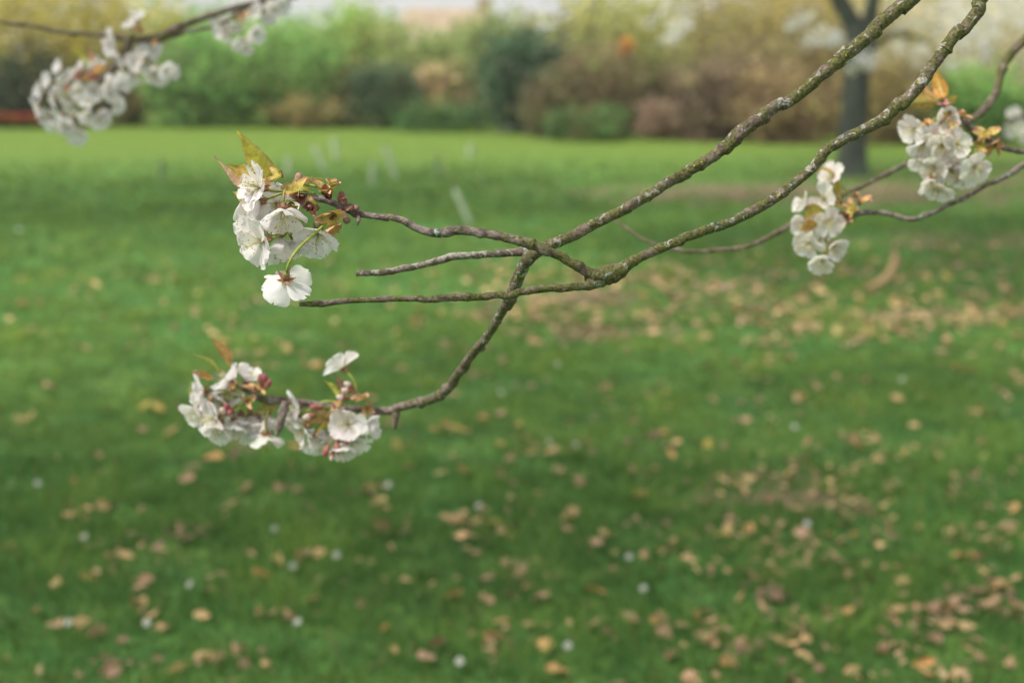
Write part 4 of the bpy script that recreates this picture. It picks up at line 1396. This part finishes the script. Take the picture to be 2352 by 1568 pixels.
bush("pale_tree", 2270, 170, 322, -70, 31, "pale pinkish blossoming tree in the upper right corner", "tree", ((.58, .50, .38), (.82, .74, .64), (.62, .54, .24)), 30, 105, 34, .085, 6, low=215, hollow=.2, tcol=(.2, .16, .1))
bush("olive_tree", 1330, 95, 300, -30, 31, "narrow olive tree between the dark evergreen and the loose tree", "tree", ((.13, .15, .055), (.34, .35, .12), (.42, .38, .12)), 41, 70, 30, .08, 5, hollow=.2)
bush("bare_shrub", 1275, 80, 318, 175, None, "olive brown tangle of twigs at the right foot of the dark evergreen", "shrub", ((.12, .11, .055), (.27, .23, .11), (.16, .22, .08)), 42, 45, 36, .06, 7, bare=90, tcol=(.2, .15, .09))
bush("bare_shrub", 1720, 110, 326, 70, 27.5, "tall brown and olive thicket just left of the tree trunk", "shrub", ((.16, .13, .065), (.34, .28, .12), (.30, .28, .10)), 43, 60, 34, .065, 8, bare=110, tcol=(.2, .15, .09))
bush("bare_shrub", 1905, 90, 330, 60, 27, "olive brown thicket hidden partly by the tree trunk", "shrub", ((.20, .16, .065), (.40, .33, .12), (.36, .32, .10)), 44, 55, 34, .065, 8, bare=90, tcol=(.24, .18, .1))
bush("bare_shrub", 1500, 90, 320, 130, 27.5, "greenish brown thicket behind the small pink shrub", "shrub", ((.14, .12, .06), (.30, .27, .11), (.20, .28, .09)), 45, 50, 34, .06, 7, bare=80, tcol=(.18, .13, .08))
bush("dry_shrub", 800, 80, 294, 140, 30.5, "mixed green and russet shrub between the bright green row and the dark bush", "shrub", ((.11, .15, .06), (.30, .33, .11), (.36, .24, .12)), 46, 55, 38, .07, 6, bare=30, tcol=(.3, .2, .12))
bush("green_shrub", 1070, 70, 297, 130, 30.5, "yellowish green shrub between the tan shrub and the dark evergreen", "shrub", ((.13, .16, .055), (.32, .34, .12), (.36, .28, .13)), 47, 50, 36, .065, 6, bare=30, tcol=(.28, .2, .12))
# farther belt of trees seen through the gaps
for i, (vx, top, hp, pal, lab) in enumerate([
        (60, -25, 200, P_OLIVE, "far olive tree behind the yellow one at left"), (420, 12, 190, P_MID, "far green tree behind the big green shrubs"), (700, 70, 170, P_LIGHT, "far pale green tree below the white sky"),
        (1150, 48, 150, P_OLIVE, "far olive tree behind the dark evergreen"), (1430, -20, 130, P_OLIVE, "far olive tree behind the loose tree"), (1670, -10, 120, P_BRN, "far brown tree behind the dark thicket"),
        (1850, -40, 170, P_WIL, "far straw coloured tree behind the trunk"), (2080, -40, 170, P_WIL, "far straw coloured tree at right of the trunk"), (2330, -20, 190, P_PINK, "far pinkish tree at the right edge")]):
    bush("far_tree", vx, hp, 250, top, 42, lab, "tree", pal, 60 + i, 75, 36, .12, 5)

# orange leaves on the loose tree
lt = [o for o in COL.objects if o.name == "loose_tree"][0]
mb = MB()
R = random.Random(91)
oc = P(1432, 108, 27.0)
foliage(mb, oc, (.13, .1, .19), 14, 26, .05, ((.55, .26, .04), (.70, .36, .06)), R, hollow=.1, spread=.3)
mb.build("orange_leaf_spray", M_FOL, lt, smooth=False)


# the house behind the shrubs
def box(mb, x0, x1, y0, y1, z0, z1, c):
    vs = [(x0, y0, z0), (x1, y0, z0), (x1, y1, z0), (x0, y1, z0), (x0, y0, z1), (x1, y0, z1), (x1, y1, z1), (x0, y1, z1)]
    mb.add(vs, [(0, 3, 2, 1), (4, 5, 6, 7), (0, 1, 5, 4), (1, 2, 6, 5), (2, 3, 7, 6), (3, 0, 4, 7)], c)


hd = 50
pl, pr = P(880, 60, hd), P(1128, 60, hd)
zr = P(900, 14, hd).z
ze = P(900, 80, hd).z - .3
hb = thing("house", ((pl.x + pr.x) / 2, pl.y, 0), "house with a tan roof and brown chimney showing above the shrubs", "house")
mb = MB(); box(mb, pl.x + .2, pr.x - .2, pl.y, pl.y + 5, 0, ze, (.45, .36, .28)); mb.build("wall", M_FLAT, hb, smooth=False)
mb = MB()
ym = pl.y + 2.5
mb.add([(pl.x - .1, pl.y - .3, ze - .1), (pr.x + .1, pl.y - .3, ze - .1), (pr.x - .4, ym, zr - .05), (pl.x + .7, ym, zr), (pl.x - .1, pl.y + 5.3, ze - .1), (pr.x + .1, pl.y + 5.3, ze - .1)],
       [(0, 1, 2, 3), (3, 2, 5, 4), (0, 3, 4), (1, 5, 2)], (.40, .31, .22))
rf = mb.build("roof", M_FLAT, hb, smooth=False)
cx0, cx1 = P(1096, 20, hd).x, P(1124, 20, hd).x
mb = MB(); box(mb, cx0, cx1, ym - .3, ym + .3, ze, P(1100, -6, hd).z, (.46, .33, .22)); box(mb, cx0 - .05, cx1 + .05, ym - .35, ym + .35, P(1100, -6, hd).z, P(1100, -10, hd).z, (.42, .3, .2)); mb.build("chimney", M_FLAT, rf, smooth=False)

# strip of red tulips
mb = MB()
R = random.Random(17)
for i in range(420):
    vx = R.uniform(-60, 105)
    q = P(vx, 278, 30.0)
    q.y += R.uniform(-.5, .5)
    x, y = q.x, q.y
    h = R.uniform(.14, .24)
    tube(mb, [(x, y, 0, .006), (x + R.gauss(0, .02), y, h, .005)], 3, (.10, .2, .05), cap=(False, False))
    c = R.choice([(.40, .06, .03), (.45, .12, .04), (.32, .04, .04), (.45, .20, .05)])
    blob(mb, Vector((x, y, h + .03)), Vector((0, 0, 1)), .045, .035, c, c, 5, 4)
tag(mb.build("flower_bed", M_FOL), "strip of red tulips along the far left edge of the lawn", "flower bed", kind="stuff")

# ------------------------------------------------------------------ the cherry tree with the dark trunk
tb = G(1957, 402)
td = (tb - CAM).dot(FV)
tr = thing("cherry_tree", tb, "cherry tree with a dark straight trunk standing on worn turf at right", "tree")
mb = MB()
spec = [(1953, 432, 118), (1954, 408, 92), (1956, 380, 72), (1958, 340, 66), (1962, 250, 62), (1968, 170, 60), (1972, 110, 62), (1974, 60, 66)]
tube(mb, catmull([(*P(x, y, td), px(w_, td) / 2) for x, y, w_ in spec], .12), 18, (1, 1, 1), lambda i, k, p, d: 1 + .07 * mnoise.noise(p * 3 + d * 1.5))
tk = mb.build("trunk", M_TRUNK, tr)
for spec in ([(1968, 95, 50), (1955, 50, 44), (1930, 5, 40), (1890, -70, 34), (1830, -170, 22)], [(1978, 90, 44), (1998, 40, 36), (2008, -10, 32), (2030, -100, 26), (2080, -200, 18)], [(1975, 150, 26), (2000, 110, 20), (2060, 80, 14), (2130, 95, 8)]):
    mb = MB()
    tube(mb, catmull([(*P(x, y, td), px(w_, td) / 2) for x, y, w_ in spec], .12), 12, (1, 1, 1), lambda i, k, p, d: 1 + .07 * mnoise.noise(p * 3 + d * 1.5))
    mb.build("limb", M_TRUNK, tr)
mb = MB()
R = random.Random(5)
ctop = P(2000, -210, td)
foliage(mb, ctop + Vector((0, 0, 1.2)), (5.2, 4.2, 1.3), 190, 24, .09, ((.62, .58, .50), (.82, .80, .76), (.30, .30, .08)), R, hollow=.2, spread=.13)
for (vx, vy, s) in [(2010, 125, .25), (1985, 135, .2), (2060, 110, .28), (2110, 125, .25), (2170, 90, .3), (2230, 60, .35), (2290, 80, .3), (2330, 40, .35), (2140, 40, .3), (2060, 30, .25), (2250, 120, .2), (2180, 140, .15), (1880, 90, .2), (1850, 40, .25), (2200, 10, .3), (1925, 95, .15), (1530, 90, .1), (1500, 50, .12), (1560, 60, .12)]:
    q = P(vx, vy, td + R.uniform(-1, 1))
    foliage(mb, q, (s * 1.3, s, s * .7), 7, 12, .04, ((.62, .58, .52), (.82, .80, .77), (.40, .36, .12)), R, hollow=.1, spread=.35)
mb.build("crown", M_FOL, tr, smooth=False)

# unseen trees added outside the view, crowns shaped to shade the lawn
def shade_tree(base, hgt, cc, rr, nclump, lab, seed):
    R = random.Random(seed)
    b = Vector(base)
    t_ = thing("cherry_tree", b, lab, "tree")
    mb = MB()
    tube(mb, catmull([(b.x, b.y, -.1, .26), (b.x + .03, b.y, .7, .20), (b.x - .05, b.y + .1, 1.8, .18), (b.x, b.y + .2, hgt, .19)], .12), 16, (1, 1, 1), lambda i, k, p, d: 1 + .08 * mnoise.noise(p * 3 + d))
    mb.build("trunk", M_TRUNK, t_)
    s0 = Vector((b.x, b.y + .2, hgt - .1))
    for k in range(5):
        a = 2 * pi * k / 5 + R.uniform(-.3, .3)
        e = Vector((cc[0] + cos(a) * rr[0] * .7, cc[1] + sin(a) * rr[1] * .7, cc[2]))
        m_ = (s0 + e) / 2 + Vector((0, 0, .5))
        mb = MB()
        tube(mb, catmull([(*s0, .12), (*m_, .08), (*e, .03)], .2), 8, (1, 1, 1))
        mb.build("limb", M_TRUNK, t_)
    mb = MB()
    foliage(mb, cc, rr, nclump, 52, .14, ((.55, .52, .44), (.8, .78, .74), (.2, .26, .07)), R, hollow=.0, spread=.10)
    mb.build("crown", M_FOL, t_, smooth=False)


shade_tree((5.2, 7.0, 0), 3.2, (1.5, 9.3, 6.5), (5.5, 4.4, 1.4), 95, "unseen cherry tree right of the view, its crown added to shade the lawn", 12)
shade_tree((-5.8, 3.2, 0), 3.2, (-4.9, 3.3, 6.4), (5.8, 2.5, 1.4), 56, "unseen cherry tree left of the view, added to shade the near lawn", 13)
shade_tree((-10.5, 13.0, 0), 3.6, (-5.6, 13.5, 6.8), (8.5, 3.9, 1.6), 74, "unseen tall cherry tree left of the view, added to shade the middle lawn", 14)


# thin haze volume added to soften contrast and lift the darks
mb = MB()
box(mb, -70, 70, -4, 75, .4, 9, (1, 1, 1))
hz = mb.build("haze", M_FLAT, smooth=False)
hm = bpy.data.materials.new("haze")
hm.use_nodes = True
hm.node_tree.nodes.clear()
ho = hm.node_tree.nodes.new("ShaderNodeOutputMaterial")
hv = hm.node_tree.nodes.new("ShaderNodeVolumeScatter")
hv.inputs["Color"].default_value = (1.0, .97, .90, 1)
hv.inputs["Density"].default_value = 0.0015
hv.inputs["Anisotropy"].default_value = 0.25
hm.node_tree.links.new(hv.outputs[0], ho.inputs["Volume"])
hz.data.materials[0] = hm
tag(hz, "thin pale haze added to soften contrast over the lawn and the hedge", "haze", kind="stuff")
